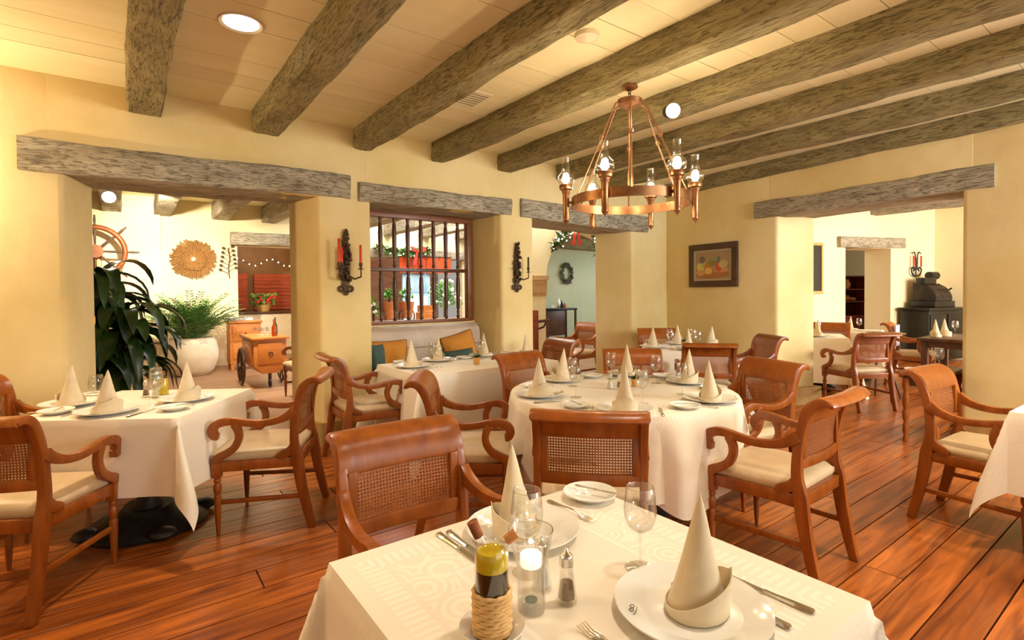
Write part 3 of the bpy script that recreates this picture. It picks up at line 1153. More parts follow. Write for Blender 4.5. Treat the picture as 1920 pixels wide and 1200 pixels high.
square_table(.775 * KT, .815 * KT, 0, .42, .42, 'square pedestal table in the foreground under a white cloth', 'white striped damask tablecloth on the near foreground table', .42, 1)
A1 = math.radians(-34)
square_table(.095 * KT, 3.706 * KT, A1, .43, .43, 'square pedestal table at the left with a black iron base', 'cream damask cloth with hanging corner on the left table', .40, 2)
square_table(2.55, 4.118, 0, .71, .43, 'long table in front of the upholstered bench', 'cream damask cloth on the table before the bench', .55, 3)
square_table(5.12, 3.62, math.radians(45), .42, .42, 'square table in the far corner by the right wall', 'white cloth on the far corner table', .55, 4)
square_table(4.12, .215, math.radians(-2), .45, .42, 'square table at the right edge of the picture', 'cream cloth with drooping corner on the right edge table', .42, 5, 14)
square_table(7.74, 3.44, math.radians(28), .42, .42, 'square table just inside the side room', 'white cloth on the table just inside the side room', .60, 6)

RX, RY, RR = 2.57, 2.30, .708
t = thing('round_table', 'round dining table under two white cloths below the chandelier', 'table', (RX, RY, 0))
MB().lathe([(RR - .006, TZ - .04), (RR - .006, TZ - .006)], 48).build('table_top', DARKWOOD, t)
pedestal(t)
o = cloth_skirt(RR - .004, .44, 1).build('under_cloth', UNDER, None, (RX, RY, TZ - .003), smooth=60)
tag(o, 'pale under-cloth reaching nearly to the floor around the round table', 'tablecloth')
o = cloth_round(RR, 2).build('tablecloth', CLOTH_R, None, (RX, RY, TZ), smooth=60)
tag(o, 'cream damask overlay cloth draped on the round table', 'tablecloth', 'white damask tablecloths')

# ------------------------------------------------------------------ tableware
TW = {}


def plate_mesh(r, name):
    pr = [(0, .004), (r * .60, .004), (r * .66, .007), (r * .70, .012), (r * .97, .021), (r, .023), (r, .020), (r * .72, .009), (r * .60, 0), (0, 0)]
    return MB().lathe(pr, 44).mesh(name, CHINA, smooth=50)


TW['plate'] = plate_mesh(.150, 'dinner_plate')
TW['bread'] = plate_mesh(.082, 'bread_plate')


def napkin_cone(seed, h=.232, r0=.060, lean=.0):
    """tall rolled cone, flaring to one side at the foot, with a slanting seam"""
    mb = MB()
    rings = []
    n = 32
    for i in range(18):
        t = i / 17
        z = h * t
        r = r0 * (.80 * (1 - t) ** .95 + .20 * (1 - t) ** 3) + .004 * (1 - t ** 8 * .8)
        ring = []
        for k in range(n):
            a = 2 * PI * k / n
            saw = ((a + 1.6 * t + seed) % (2 * PI)) / (2 * PI)
            rr = r * (1 + .12 * saw + .04 * math.cos(2 * a + seed))
            ring.append((rr * math.cos(a) + lean * t * t, rr * .84 * math.sin(a) + .012 * t * math.sin(seed), z))
        rings.append(ring)
    return mb.loft(rings)


def napkin_cuff(seed, r0=.066):
    """turned-up hem wrapped round the foot, its top edge climbing to a point"""
    n = 48
    rings = [[], [], [], []]
    for k in range(n):
        a = 2 * PI * k / n
        c = .5 + .5 * math.cos(a - 2.2)
        top = .016 + .056 * c ** 1.3 + .016 * max(0, 1 - abs(((a - 2.2 + PI) % (2 * PI)) - PI) / .35)
        saw = 1 + .13 * (((a + seed) % (2 * PI)) / (2 * PI))
        for i, (rr, z) in enumerate(((r0, .0), (r0 * (1.02 + .06 * c), top), (r0 * (.99 + .06 * c), top), (r0 * .95, .0))):
            rings[i].append((rr * saw * math.cos(a), rr * .84 * saw * math.sin(a), z))
    return MB().loft(rings, caps=False)


for k in range(3):
    TW['cone%d' % k] = napkin_cone(k * 1.9 + .4, lean=(-.008, .0, .012)[k]).mesh('cone', LINEN, smooth=50)
    TW['cuff%d' % k] = napkin_cuff(k * 1.7).mesh('cuff', LINEN, smooth=50)
TW['blade'] = MB().prism([(-.0095, 0), (.0065, 0), (.0085, .05), (.008, .085), (.002, .108), (-.004, .112), (-.008, .09)], 'z', .0, .0018).mesh('blade', STEEL, smooth=0)
TW['handle'] = MB().loft([[(x * w, y, .0015 + z * w) for x, z in ((-1, 0), (-.6, .55), (.6, .55), (1, 0), (.6, -.15), (-.6, -.15))] for y, w in ((-.098, .006), (-.094, .0095), (-.06, .0085), (-.02, .0062), (.002, .0065))]).mesh('handle', STEEL, smooth=40)
TW['fhandle'] = MB().loft([[(x * w, y, zz + z * w * .5) for x, z in ((-1, 0), (0, .5), (1, 0), (0, -.4))] for y, w, zz in ((-.098, .006, .003), (-.092, .0085, .003), (-.05, .006, .004), (.0, .0036, .009), (.035, .0042, .007), (.045, .010, .003), (.058, .0125, .002))]).mesh('handle', STEEL, smooth=40)
TW['tine'] = MB().tube([(0, .056, .002), (0, .075, .001), (0, .097, .006)], [.0019, .0017, .0009], 6).mesh('tine', STEEL, smooth=50)
TW['gbowl'] = MB().lathe([(.004, .088), (.014, .090), (.027, .100), (.035, .120), (.0365, .140), (.034, .165), (.0305, .190), (.0310, .1905), (.0315, .190), (.035, .165), (.0376, .140), (.036, .119), (.028, .098), (.014, .0875), (.004, .085)], 28).mesh('bowl', GLASS, smooth=60)
TW['grim'] = MB().tube([(.0311 * math.cos(2 * PI * k / 32), .0311 * math.sin(2 * PI * k / 32), .1902) for k in range(32)], .0008, 6, True).mesh('rim', RIMB, smooth=60)
TW['gstem'] = MB().lathe([(.0045, .004), (.0034, .012), (.003, .045), (.0034, .075), (.006, .087)], 10).mesh('stem', GLASS, smooth=60)
TW['gfoot'] = MB().lathe([(.0355, 0), (.0360, .001), (.030, .0022), (.012, .004), (.003, .0065)], 28).mesh('foot', GLASS, smooth=60)


def onT(x, y, z):
    """things measured on a table top"""
    return (x * KT, y * KT, z) if abs(z - ZT) < .035 and x < 5.6 else (x, y, z)


def plate(x, y, z, lab, small=False, group='white china'):
    x, y, z = onT(x, y, z)
    o = put('bread_plate' if small else 'dinner_plate', TW['bread' if small else 'plate'], None, (x, y, z))
    return tag(o, lab, 'plate', 'bread plates' if small else 'dinner plates')


def napkin(x, y, z, rz, v, lab):
    x, y, z = onT(x, y, z)
    t = thing('folded_napkin', lab, 'napkin', (x, y, z), rz, 'cone-folded napkins')
    put('cone', TW['cone%d' % v], t)
    put('cuff', TW['cuff%d' % v], t)
    return t


def knife(x, y, z, rz, lab, s=1):
    x, y, z = onT(x, y, z)
    t = thing('table_knife', lab, 'knife', (x, y, z), rz, 'table knives')
    t.scale = (s, s, s)
    put('handle', TW['handle'], t)
    put('blade', TW['blade'], t)
    return t


def fork(x, y, z, rz, lab, s=1):
    x, y, z = onT(x, y, z)
    t = thing('table_fork', lab, 'fork', (x, y, z), rz, 'table forks')
    t.scale = (s, s, s)
    put('handle', TW['fhandle'], t)
    for k in range(4):
        put('tine', TW['tine'], t, ((k - 1.5) * .0068, 0, 0))
    return t


def wine_glass(x, y, z, lab, s=1):
    x, y, z = onT(x, y, z)
    t = thing('wine_glass', lab, 'glass', (x, y, z), 0, 'wine glasses')
    t.scale = (s, s, s)
    put('bowl', TW['gbowl'], t)
    put('rim', TW['grim'], t)
    put('stem', TW['gstem'], t)
    put('foot', TW['gfoot'], t)
    return t


ZT = TZ + .002


def setting(px, py, deg, where, v=0, bread=(-.275, .02), glass=(.15, .19), kn=True, nrot=0, second=False):
    """one place: the diner looks along `deg` towards the middle of the table"""
    a = math.radians(deg)
    f = Vector((math.cos(a), math.sin(a)))
    r = Vector((f.y, -f.x))
    P = lambda q: Vector((px, py)) + r * q[0] + f * q[1]
    plate(px, py, ZT, 'white dinner plate at the %s' % where)
    napkin(px, py, ZT + .006, a + nrot, v, 'cone-folded cream napkin on the plate at the %s' % where)
    if kn:
        q = P((.185, 0))
        knife(q.x, q.y, ZT, a - PI / 2, 'steel knife right of the plate at the %s' % where)
        q = P((-.168, 0))
        fork(q.x, q.y, ZT, a - PI / 2, 'steel fork left of the plate at the %s' % where)
    if bread:
        q = P(bread)
        plate(q.x, q.y, ZT, 'small bread plate at the %s' % where, True)
        knife(q.x + .01, q.y, ZT + .022, a - PI / 2 + .5, 'butter knife on the bread plate at the %s' % where, .68)
    if glass:
        q = P(glass)
        wine_glass(q.x, q.y, ZT, 'wine glass at the %s' % where)


# --- foreground table
plate(.815, 1.065, ZT, 'white dinner plate on the far side of the foreground table')
napkin(.80, 1.075, ZT + .006, .5, 0, 'tall cream napkin cone behind the wine glass on the foreground table')
pl = plate(.865, .600, ZT, 'large white dinner plate nearest the camera, bearing a small emblem')
em = MB()
for k in range(2):
    c_ = (-.110 + .010 * k, .058 + .007 * k)
    em.tube([(c_[0] + .0045 * math.cos(2 * PI * q / 12), c_[1] + .0045 * math.sin(2 * PI * q / 12), .0188) for q in range(12)], .0007, 5, True)
em.tube([(-.118, .046, .0186), (-.106, .050, .0182), (-.094, .058, .0184)], .0007, 5)
em.build('emblem', BLACK, pl)
napkin(.878, .598, ZT + .006, -3.05, 1, 'large cream napkin cone with folded cuff nearest the camera')
plate(1.112, 1.120, ZT, 'bread plate at the far corner of the foreground table', True)
knife(1.128, 1.118, ZT + .023, -2.75, 'butter knife lying across the bread plate on the foreground table', .68)
fork(1.0, 1.085, ZT, PI + .02, 'steel fork beside the bread plate on the foreground table')
knife(.640, 1.095, ZT, PI + .03, 'outer steel knife at the left of the foreground table')
knife(.662, 1.090, ZT, PI - .02, 'inner steel knife next to the plate at the left of the foreground table')
knife(.968, .555, ZT, -.03, 'steel knife beside the large plate, nearest the table edge')
knife(1.043, .550, ZT, .05, 'steel knife lying right of the large plate on the foreground table')
fork(.668, .605, ZT, 0, 'steel fork cut by the bottom edge of the picture')
wine_glass(.705, .905, ZT, 'wine glass in front of the far napkin on the foreground table')
wine_glass(.915, .765, ZT, 'wine glass standing alone at the right of the foreground table')

t = thing('candle_tumbler', 'tall flared glass tumbler with a lit tea light on the foreground table', 'candle holder', (.628 * KT, .795 * KT, ZT))
MB().lathe([(.0255, 0), (.027, .004), (.0255, .06), (.0260, .082), (.030, .100), (.039, .132), (.0445, .162), (.0455, .163), (.0455, .162), (.0405, .132), (.031, .099), (.028, .084), (.0285, .003), (.0265, -.0005)], 32).build('glass_body', GLASS, t, smooth=60)
MB().tube([(.045 * math.cos(2 * PI * k / 40), .045 * math.sin(2 * PI * k / 40), .1628) for k in range(40)], .0011, 6, True).build('rim', RIMB, t, smooth=60)
MB().lathe([(0, .0), (.025, .001), (.025, .016), (.023, .018), (0, .018)], 24).build('glass_base', GLASS, t, smooth=50)
MB().lathe([(0, .019), (.013, .0192), (.013, .021), (0, .0212)], 20).build('base_seal', mat('green_seal', srgb(60, 92, 74), None, rough=.4), t)
MB().lathe([(0, .090), (.021, .090), (.022, .094), (.022, .112), (.020, .114), (0, .114)], 24).build('tea_light', WAX, t, smooth=40)
lamp('POINT', (.628 * KT, .795 * KT, ZT + .122), .4, WARM, .004, name='tea_light_glow')


def shaker(x, y, lab, fill, lvl):
    t = thing('glass_shaker', lab, 'shaker', onT(x, y, ZT), .3, 'salt and pepper shakers')
    MB().lathe([(.0225, 0), (.0235, .004), (.020, .02), (.0155, .055), (.0135, .078), (.0120, .078), (.0135, .055), (.0185, .012), (0, .008)], 8).build('glass_body', GLASS, t, smooth=20)
    MB().lathe([(0, .009), (.0180, .010), (.0165, .02), (.0135, lvl), (0, lvl)], 8).build('contents', fill, t, smooth=20)
    MB().lathe([(.0145, .076), (.0150, .080), (.0140, .092), (.0145, .094), (.0120, .099), (.005, .104), (.0035, .110), (.002, .112), (0, .112)], 16).build('cap', STEEL, t, smooth=50)
    return t


shaker(.700, .772, 'glass pepper shaker with steel cap on the foreground table', PEPPER, .042)
shaker(.690, .838, 'glass salt shaker half hidden behind the candle tumbler', SALT, .05)

plate(.527, .782, ZT, 'white saucer under the oil cruet on the foreground table', True).scale = (.75, .75, .8)
t = thing('oil_cruet', 'oil and vinegar cruet with two corks in a woven basket', 'bottle', (.527 * KT, .782 * KT, ZT + .006))
bk = MB()
for i in range(11):
    z = .004 + .0072 * i
    pts = []
    for k in range(40):
        a = 2 * PI * k / 40
        r = .0345 + .0010 * math.cos(10 * a + i * PI)
        pts.append((r * math.cos(a), r * math.sin(a), z + .0009 * math.sin(10 * a + i * PI)))
    bk.tube(pts, .0040, 6, True)
bk.build('basket', WICKER, t, smooth=60)
MB().lathe([(0, .002), (.030, .002), (.030, .118), (0, .118)], 24).build('vinegar', VINEGAR, t, smooth=40)
MB().lathe([(0, .1185), (.030, .1185), (.030, .142), (.027, .152), (0, .153)], 24).build('oil', OIL, t, smooth=40)
MB().lathe([(.0315, .0), (.0322, .10), (.0322, .142), (.029, .157), (.020, .168), (.008, .173), (0, .174)], 28).build('glass_bottle', GLASS, t, smooth=60)
for nm, m_, q in (('spout', GLASS, [(-.014, .008, .165), (-.020, .012, .178)]), ('cork', CORK, [(-.020, .012, .178), (-.030, .020, .207)]),
                  ('spout', GLASS, [(.020, -.008, .158), (.028, -.011, .166)]), ('cork', CORK2, [(.026, -.010, .165), (.044, -.018, .178)])):
    MB().tube(q, [.0095, .0105] if nm == 'cork' else .009, 12).build(nm, m_, t, smooth=40)

# --- round table: six places
for deg, where, v, nr in ((198, 'left', 1, .3), (222, 'front', 0, 1.0), (283, 'front right', 2, 2.2), (352, 'right', 1, 0.2), (40, 'far', 0, .6), (95, 'back left', 2, 1.2)):
    pass
for (px, py), where, v, nr in (((1.98, 2.41), 'left seat of the round table', 1, 2.6), ((2.07, 1.83), 'front seat of the round table', 0, 1.0),
                               ((2.63, 1.70), 'front right seat of the round table', 2, 2.2), ((3.03, 2.12), 'right seat of the round table', 1, .2),
                               ((2.97, 2.60), 'far seat of the round table', 0, .6), ((2.44, 2.72), 'back left seat of the round table', 2, 1.2)):
    setting(px, py, math.degrees(math.atan2(2.21 - py, 2.48 - px)), where, v, nrot=nr, glass=(.10, .19), bread=(-.258, .05))


def herb_pot(x, y, z, lab, s=1):
    t = thing('potted_succulent', lab, 'plant', onT(x, y, z), 0, 'small potted plants on the tables')
    t.scale = (s, s, s)
    MB().lathe([(.022, 0), (.028, .05), (.029, .052), (.025, .052), (.024, .044), (0, .044)], 14).build('pot', TANPOT, t, smooth=40)
    rg = random.Random(int(x * 100))
    lf = MB()
    for k in range(16):
        a = rg.uniform(0, 2 * PI)
        e_ = rg.uniform(.2, 1.2)
        d = Vector((math.cos(a) * math.cos(e_), math.sin(a) * math.cos(e_), math.sin(e_)))
        b0 = Vector((0, 0, .046))
        lf.tube([b0, b0 + d * .022, b0 + d * .042], [.003, .006, .001], 5)
    o = lf.build('leaves', LEAF, t, smooth=60)
    o['kind'] = 'stuff'
    return t


herb_pot(2.66, 2.26, ZT, 'small succulent in a tan pot at the middle of the round table')
shaker(2.47, 2.30, 'glass salt shaker in the middle of the round table', SALT, .05)
shaker(2.51, 2.26, 'glass pepper shaker in the middle of the round table', PEPPER, .045)

# --- left table
T1 = Vector((.09, 3.70))
for (px, py), where, v, nr in (((-.08, 3.50), 'near seat of the left table', 0, 2.2), ((.29, 3.62), 'right seat of the left table', 1, .6), ((-.25, 3.88), 'back seat of the left table', 2, .3)):
    setting(px, py, math.degrees(math.atan2(T1.y - py, T1.x - px)), where, v, nrot=nr, bread=(-.268, -.02), glass=(.12, .20))
t = thing('oil_bottle', 'squat glass bottle of oil among the glasses on the left table', 'bottle', onT(.19, 3.93, ZT))
MB().lathe([(0, .002), (.029, .002), (.030, .085), (.024, .10), (0, .10)], 20).build('oil', OIL, t, smooth=40)
MB().lathe([(.031, 0), (.032, .088), (.026, .108), (.014, .12), (.014, .135), (.016, .136)], 20).build('glass_bottle', GLASS, t, smooth=50)
MB().lathe([(.012, .128), (.013, .15), (0, .151)], 12).build('cork', CORK, t, smooth=40)
shaker(.10, 3.90, 'glass pepper shaker on the left table', PEPPER, .045)
shaker(.145, 3.86, 'glass salt shaker on the left table', SALT, .05)

# --- bench table
for (px, py), dg, where, v in (((1.93, 4.02), 0, 'left end of the bench table', 0), ((2.29, 4.24), -90, 'bench side of the bench table', 1), ((2.80, 4.25), -90, 'right bench side of the bench table', 2)):
    setting(px, py, dg, where, v, glass=(.14, .17), bread=(-.268, .03))
herb_pot(2.44, 3.82, ZT, 'small plant in an ochre pot on the bench table', 1.2)
napkin(3.05, 3.90, ZT, .3, 0, 'cream napkin cone at the right end of the bench table')

# --- corner table
for (px, py), dg, where, v in (((4.72, 3.29), 45, 'near seat of the corner table', 1), ((5.18, 3.33), 135, 'wall seat of the corner table', 0), ((5.14, 3.73), 225, 'far seat of the corner table', 2), ((4.64, 3.69), -45, 'left seat of the corner table', 1)):
    setting(px, py, dg, where, v, bread=None, glass=(.12, .17))
herb_pot(4.93, 3.50, ZT, 'small plant in a tan pot on the corner table', 1.2)

# --- table at the right edge
plate(3.78, .32, ZT, 'dinner plate just outside the right edge on the edge table')
# --- table just inside the side room
for (px, py), dg, where, v in (((7.57, 3.26), 60, 'near seat of the side room table', 0), ((7.94, 3.54), 200, 'far seat of the side room table', 1)):
    setting(px, py, dg, where, v, bread=None)

# ------------------------------------------------------------------ chandelier
CX, CYY, RZc = 2.72, 2.345, 1.975
t = thing('chandelier', 'copper ring chandelier with six torch lamps above the round table', 'chandelier', (CX, CYY, 0))
MB().lathe([(0, 2.745), (.05, 2.742), (.055, 2.725), (.03, 2.712), (0, 2.70)], 20).build('canopy', COPPER, t, smooth=40)
for k in range(3):
    pts = [(.010 * math.cos(2 * PI * q / 10) * (k % 2), .010 * math.cos(2 * PI * q / 10) * (1 - k % 2), 2.698 - .022 * k + .015 * math.sin(2 * PI * q / 10)) for q in range(10)]
    MB().tube(pts, .0025, 6, True).build('chain_link', BRONZE, t, smooth=60)
MB().lathe([(0, 2.565), (.008, 2.57), (.014, 2.585), (.010, 2.598), (.035, 2.606), (.078, 2.612), (.080, 2.645), (.074, 2.648), (.02, 2.652), (0, 2.66)], 28).build('hub', COPPER, t, smooth=40)
RG = .385
band = [(RG - .004, RZc - .030), (RG + .004, RZc - .030), (RG + .004, RZc + .030), (RG - .004, RZc + .030)]
rings = [[(r * math.cos(2 * PI * k / 64), r * math.sin(2 * PI * k / 64), z) for r, z in band] for k in range(65)]
MB().loft(rings, caps=False).build('ring_band', COPPER, t, smooth=40)
AR, AA = Vector((math.cos(YAW), -math.sin(YAW), 0)), Vector((math.sin(YAW), math.cos(YAW), 0))
for k in range(6):
    ph = math.radians(-3 - 60 * k)
    d = AR * math.cos(ph) + AA * math.sin(ph)
    base = d * .425
    h = thing('lamp_arm', None, None)
    h.parent = t
    hold = MB().lathe([(0, -.150), (.003, -.147), (.004, -.140), (.010, -.135), (.020, -.122), (.022, -.112), (.020, -.105), (.022, .055), (.026, .062), (.030, .080), (.043, .088), (.046, .112), (.042, .118), (0, .118)], 18, (base.x, base.y, RZc))
    hold.tube([d * .385 + Vector((0, 0, RZc)), d * .41 + Vector((0, 0, RZc))], .010, 8)
    bpy.data.objects.remove(h)
    ho = hold.build('torch_holder', COPPER, t, smooth=45)
    MB().lathe([(.030, .118), (.050, .133), (.059, .155), (.052, .178), (.033, .200), (.0265, .222), (.0275, .295), (.0290, .298)], 22, (base.x, base.y, RZc)).build('glass_chimney', RIMG, ho, smooth=60)
    dim = k in (3, 5)
    MB().lathe([(.010, .118), (.012, .126), (.024, .145), (.026, .160), (.018, .182), (0, .192)], 14, (base.x, base.y, RZc)).build('bulb', BULB if not dim else BULB_SMALL, ho, smooth=60)
    # hanging rods between hub and ring, with their collars
    pr = math.radians(-3 - 60 * k + 22)
    d2 = AR * math.cos(pr) + AA * math.sin(pr)
    a_, b_ = d2 * .078 + Vector((0, 0, 2.625)), d2 * (RG + .004) + Vector((0, 0, RZc + .02))
    k1 = d2 * .105 + Vector((0, 0, 2.615))
    rod = MB().tube([a_, k1, k1.lerp(b_, .05), b_], .0058, 8).build('hanging_rod', COPPER, t, smooth=50)
    m_ = k1.lerp(b_, .38)
    dv = (b_ - k1).normalized()
    MB().tube([m_ - dv * .012, m_ + dv * .012], .014, 10).build('rod_collar', COPPER, rod, smooth=40)
    lamp('POINT', (CX + base.x, CYY + base.y, RZc + .16), 9 if dim else 27, WARM, .03, name='chandelier_light')

# ------------------------------------------------------------------ ceiling fittings
o = thing('downlight', 'round recessed ceiling light between the first two beams', 'ceiling light', (.565, 3.32, 2.915))
MB().lathe([(.088, .006), (.112, -.004), (.116, .0), (.116, .004)], 32).build('trim_ring', WHITE_TRIM, o, smooth=40)
MB().lathe([(0, .002), (.09, .0), (.09, .004), (0, .006)], 32).build('lens', LENS, o)
lamp('SPOT', (.565, 3.32, 2.90), 130, SOFT, .08, (.565, 3.32, 0), 105, .5, name='downlight_beam')
o = thing('smoke_detector', 'white round smoke detector on the ceiling boards near the chandelier', 'smoke detector', (2.263, 2.28, 2.92))
MB().lathe([(0, -.042), (.03, -.042), (.045, -.03), (.07, -.022), (.075, 0), (0, 0)], 28).build('body', WHITE_TRIM, o, smooth=40)
MB().lathe([(.046, -.029), (.056, -.0265), (.056, -.025), (.046, -.0275)], 28).build('vent_ring', mat('grey_plastic', srgb(150, 140, 120), None), o)
o = thing('air_vent', 'slotted air vent in the ceiling between the third and fourth beams', 'vent', (2.23, 3.56, 2.916))
for x0, x1, y0, y1 in ((-.12, .12, -.165, -.15), (-.12, .12, .15, .165), (-.12, -.105, -.15, .15), (.105, .12, -.15, .15)):
    MB().box(x0, x1, y0, y1, -.006, .003).build('frame', WHITE_TRIM, o)
MB().box(-.105, .105, -.15, .15, .0, .003).build('backing', mat('vent_dark', srgb(90, 70, 44), None), o)
for k in range(7):
    MB().box(-.105, .105, -.135 + .043 * k, -.115 + .043 * k, -.005, .0).build('slat', WHITE_TRIM, o)
o = thing('spotlight', 'black spotlight with white face fixed under the fifth beam', 'spotlight', (3.30, 2.45, 2.715))
sp = Vector((-.55, -.72, -.25)).normalized()
MB().tube([-sp * .055, sp * .055], [.05, .055], 20).build('housing', BLACK, o, smooth=40)
MB().tube([sp * .053, sp * .062], [.054, .05], 20).build('lens', emit('spot_face', (1, .95, .85), 2.5), o, smooth=40)
MB().tube([(0, 0, 0), (.02, .02, .05)], .012, 8).build('bracket', BLACK, o)
lamp('SPOT', Vector((3.30, 2.45, 2.715)) + sp * .08, 40, SOFT, .05, (1.2, .8, .75), 60, .6, name='spotlight_beam')
# assumed further recessed lights of the same row pattern, unseen beyond the top edge of the picture
for i, (x, y, w_) in enumerate(((1.42, .55, 80), (3.05, .55, 170), (4.75, .55, 120), (-.45, 1.6, 60))):
    o = thing('downlight', 'assumed round recessed ceiling light above the picture, %s of four' % ['second', 'third', 'last', 'first'][i], 'ceiling light', (x, y, 2.915), 0, 'assumed recessed ceiling lights')
    MB().lathe([(.088, .006), (.112, -.004), (.116, .0), (.116, .004)], 32).build('trim_ring', WHITE_TRIM, o, smooth=40)
    MB().lathe([(0, .002), (.09, .0), (.09, .004), (0, .006)], 32).build('lens', LENS, o)
    lamp('SPOT', (x, y, 2.90), w_, SOFT, .08, (x, y, 0), 84, .5, name='downlight_beam')


# ------------------------------------------------------------------ wall sconces on the piers
def sconce(x, z, s, lab, candles):
    t = thing('wall_sconce', lab, 'sconce', (x, YF, z), 0)
    t.scale = (s, s, s)
    MB().prism([(-.030, -.26), (.030, -.26), (.042, -.05), (.030, .2), (.012, .30), (-.012, .30), (-.030, .2), (-.042, -.05)], 'y', -.022, -.002).build('back_plate', BRONZE, t, bevel=.004)
    rg = random.Random(int(x * 50))
    fo = MB()
    for k in range(95):
        zz = rg.uniform(-.17, .30)
        w_ = .052 * (1 - max(0, zz) / .36)
        fo.blob((rg.uniform(-w_, w_), rg.uniform(-.055, -.02), zz), rg.uniform(.011, .02), 4, 1, 1, rg.uniform(.6, 1.3))
    q = fo.build('cast_foliage', BRONZE, t, smooth=30)
    q['kind'] = 'stuff'
    for s_ in (-1, 1):
        MB().tube([(s_ * .035 + .030 * math.cos(2 * PI * k / 16), -.02, -.235 + .024 * math.sin(2 * PI * k / 16)) for k in range(16)], .011, 8, True).build('scroll_loop', BRONZE, t, smooth=60)
    MB().blob((0, -.025, -.275), .022, 6).build('bottom_knob', BRONZE, t, smooth=60)
    for (cx, cy, h) in candles:
        sg = 1 if cx > 0 else -1
        arm = MB().tube([(sg * .03, -.04, -.12), (cx * .6, cy * .6, -.145), (cx, cy, -.125), (cx * 1.02, cy, -.085), (cx, cy, -.06)], [.009, .008, .008, .007, .006], 8).build('arm', BRONZE, t, smooth=60)
        MB().lathe([(.0, -.062), (.028, -.056), (.030, -.052), (.010, -.048), (.012, -.03), (.017, -.02), (.016, .005), (0, .006)], 14, (cx, cy, 0)).build('cup', BRONZE, arm, smooth=50)
        if h:
            MB().lathe([(.012, .0), (.011, h), (.006, h + .006), (0, h + .007)], 12, (cx, cy, .004)).build('candle', RED_WAX if h > .13 else BRONZE, arm, smooth=40)
    return t


sconce(1.662, 1.66, 1.0, 'dark bronze leafy sconce with red candles beside the wide doorway', ((-.095, -.12, .21), (.105, -.12, .16), (-.05, -.06, .14)))
sconce(3.648, 1.66, .95, 'dark bronze leafy sconce on the pier left of the middle doorway', ((.115, -.10, .12),))

# ------------------------------------------------------------------ framed still life on the right wall
t = thing('framed_painting', 'dark-framed still life of fruit hanging on the right wall', 'painting', wallpt(4.06, -.02, 1.715), WA - PI / 2)
hw, hh, fw = .382, .29, .085
for nm, q in (('frame', (-hw, hw, hh - fw, hh)), ('frame', (-hw, hw, -hh, -hh + fw)), ('frame', (-hw, -hw + fw, -hh + fw, hh - fw)), ('frame', (hw - fw, hw, -hh + fw, hh - fw))):
    MB().box(q[0], q[1], -.018, .018, q[2], q[3]).build(nm, DARKWOOD, t, bevel=.005)
m, nt, b = _new('still_life')
tc = node(nt, 'ShaderNodeTexCoord')
sp = node(nt, 'ShaderNodeSeparateXYZ')
link(nt, tc.outputs['Object'], sp.inputs[0])
nzz = node(nt, 'ShaderNodeTexNoise')
nzz.inputs['Scale'].default_value = 22
link(nt, tc.outputs['Object'], nzz.inputs['Vector'])


def mt(op, a, bb):
    n = node(nt, 'ShaderNodeMath', operation=op)
    for i, s in enumerate((a, bb)):
        if isinstance(s, (int, float)):
            n.inputs[i].default_value = s
        else:
            link(nt, s, n.inputs[i])
    return n.outputs[0]


cur = None
bgm = node(nt, 'ShaderNodeMix', data_type='RGBA')
bgm.inputs[6].default_value = c4(srgb(176, 150, 112))
bgm.inputs[7].default_value = c4(srgb(150, 122, 92))
link(nt, nzz.outputs['Fac'], bgm.inputs[0])
cur = bgm.outputs[2]
jit = mt('MULTIPLY', mt('SUBTRACT', nzz.outputs['Fac'], .5), .9)
for (ex, ez, rx, rz_, colr) in ((-.02, -.12, .27, .06, (170, 110, 56)), (.14, -.07, .12, .03, (196, 150, 96)), (-.19, -.02, .065, .05, (206, 190, 100)), (-.13, .01, .05, .04, (176, 170, 90)),
                                (-.07, -.01, .055, .055, (190, 120, 44)), (.0, .03, .06, .04, (128, 128, 66)), (-.06, -.075, .06, .045, (214, 180, 90)), (.10, -.01, .055, .08, (196, 84, 44)),
                                (.17, .01, .07, .055, (196, 170, 120)), (-.19, -.10, .07, .04, (206, 150, 100)), (.10, .07, .03, .05, (96, 124, 90)), (-.16, .08, .05, .05, (120, 96, 90))):
    dx = mt('DIVIDE', mt('SUBTRACT', sp.outputs[0], ex), rx)
    dz = mt('DIVIDE', mt('SUBTRACT', sp.outputs[2], ez), rz_)
    rr = mt('ADD', mt('ADD', mt('MULTIPLY', dx, dx), mt('MULTIPLY', dz, dz)), jit)
    msk = mt('LESS_THAN', rr, 1.0)
    mx = node(nt, 'ShaderNodeMix', data_type='RGBA')
    link(nt, msk, mx.inputs[0])
    link(nt, cur, mx.inputs[6])
    mx.inputs[7].default_value = c4(srgb(*colr))
    cur = mx.outputs[2]
link(nt, cur, b.inputs['Base Color'])
b.inputs['Roughness'].default_value = .6
MB().box(-hw + fw - .005, hw - fw + .005, -.006, .006, -hh + fw - .005, hh - fw + .005).build('canvas', m, t)
for x0, x1, z0, z1 in ((-hw + fw, hw - fw, hh - fw - .022, hh - fw), (-hw + fw, hw - fw, -hh + fw, -hh + fw + .022), (-hw + fw, -hw + fw + .022, -hh + fw + .022, hh - fw - .022), (hw - fw - .022, hw - fw, -hh + fw + .022, hh - fw - .022)):
    MB().box(x0, x1, -.011, .011, z0, z1).build('mat_strip', mat('mat_board', srgb(180, 164, 132), None, rough=.7), t)

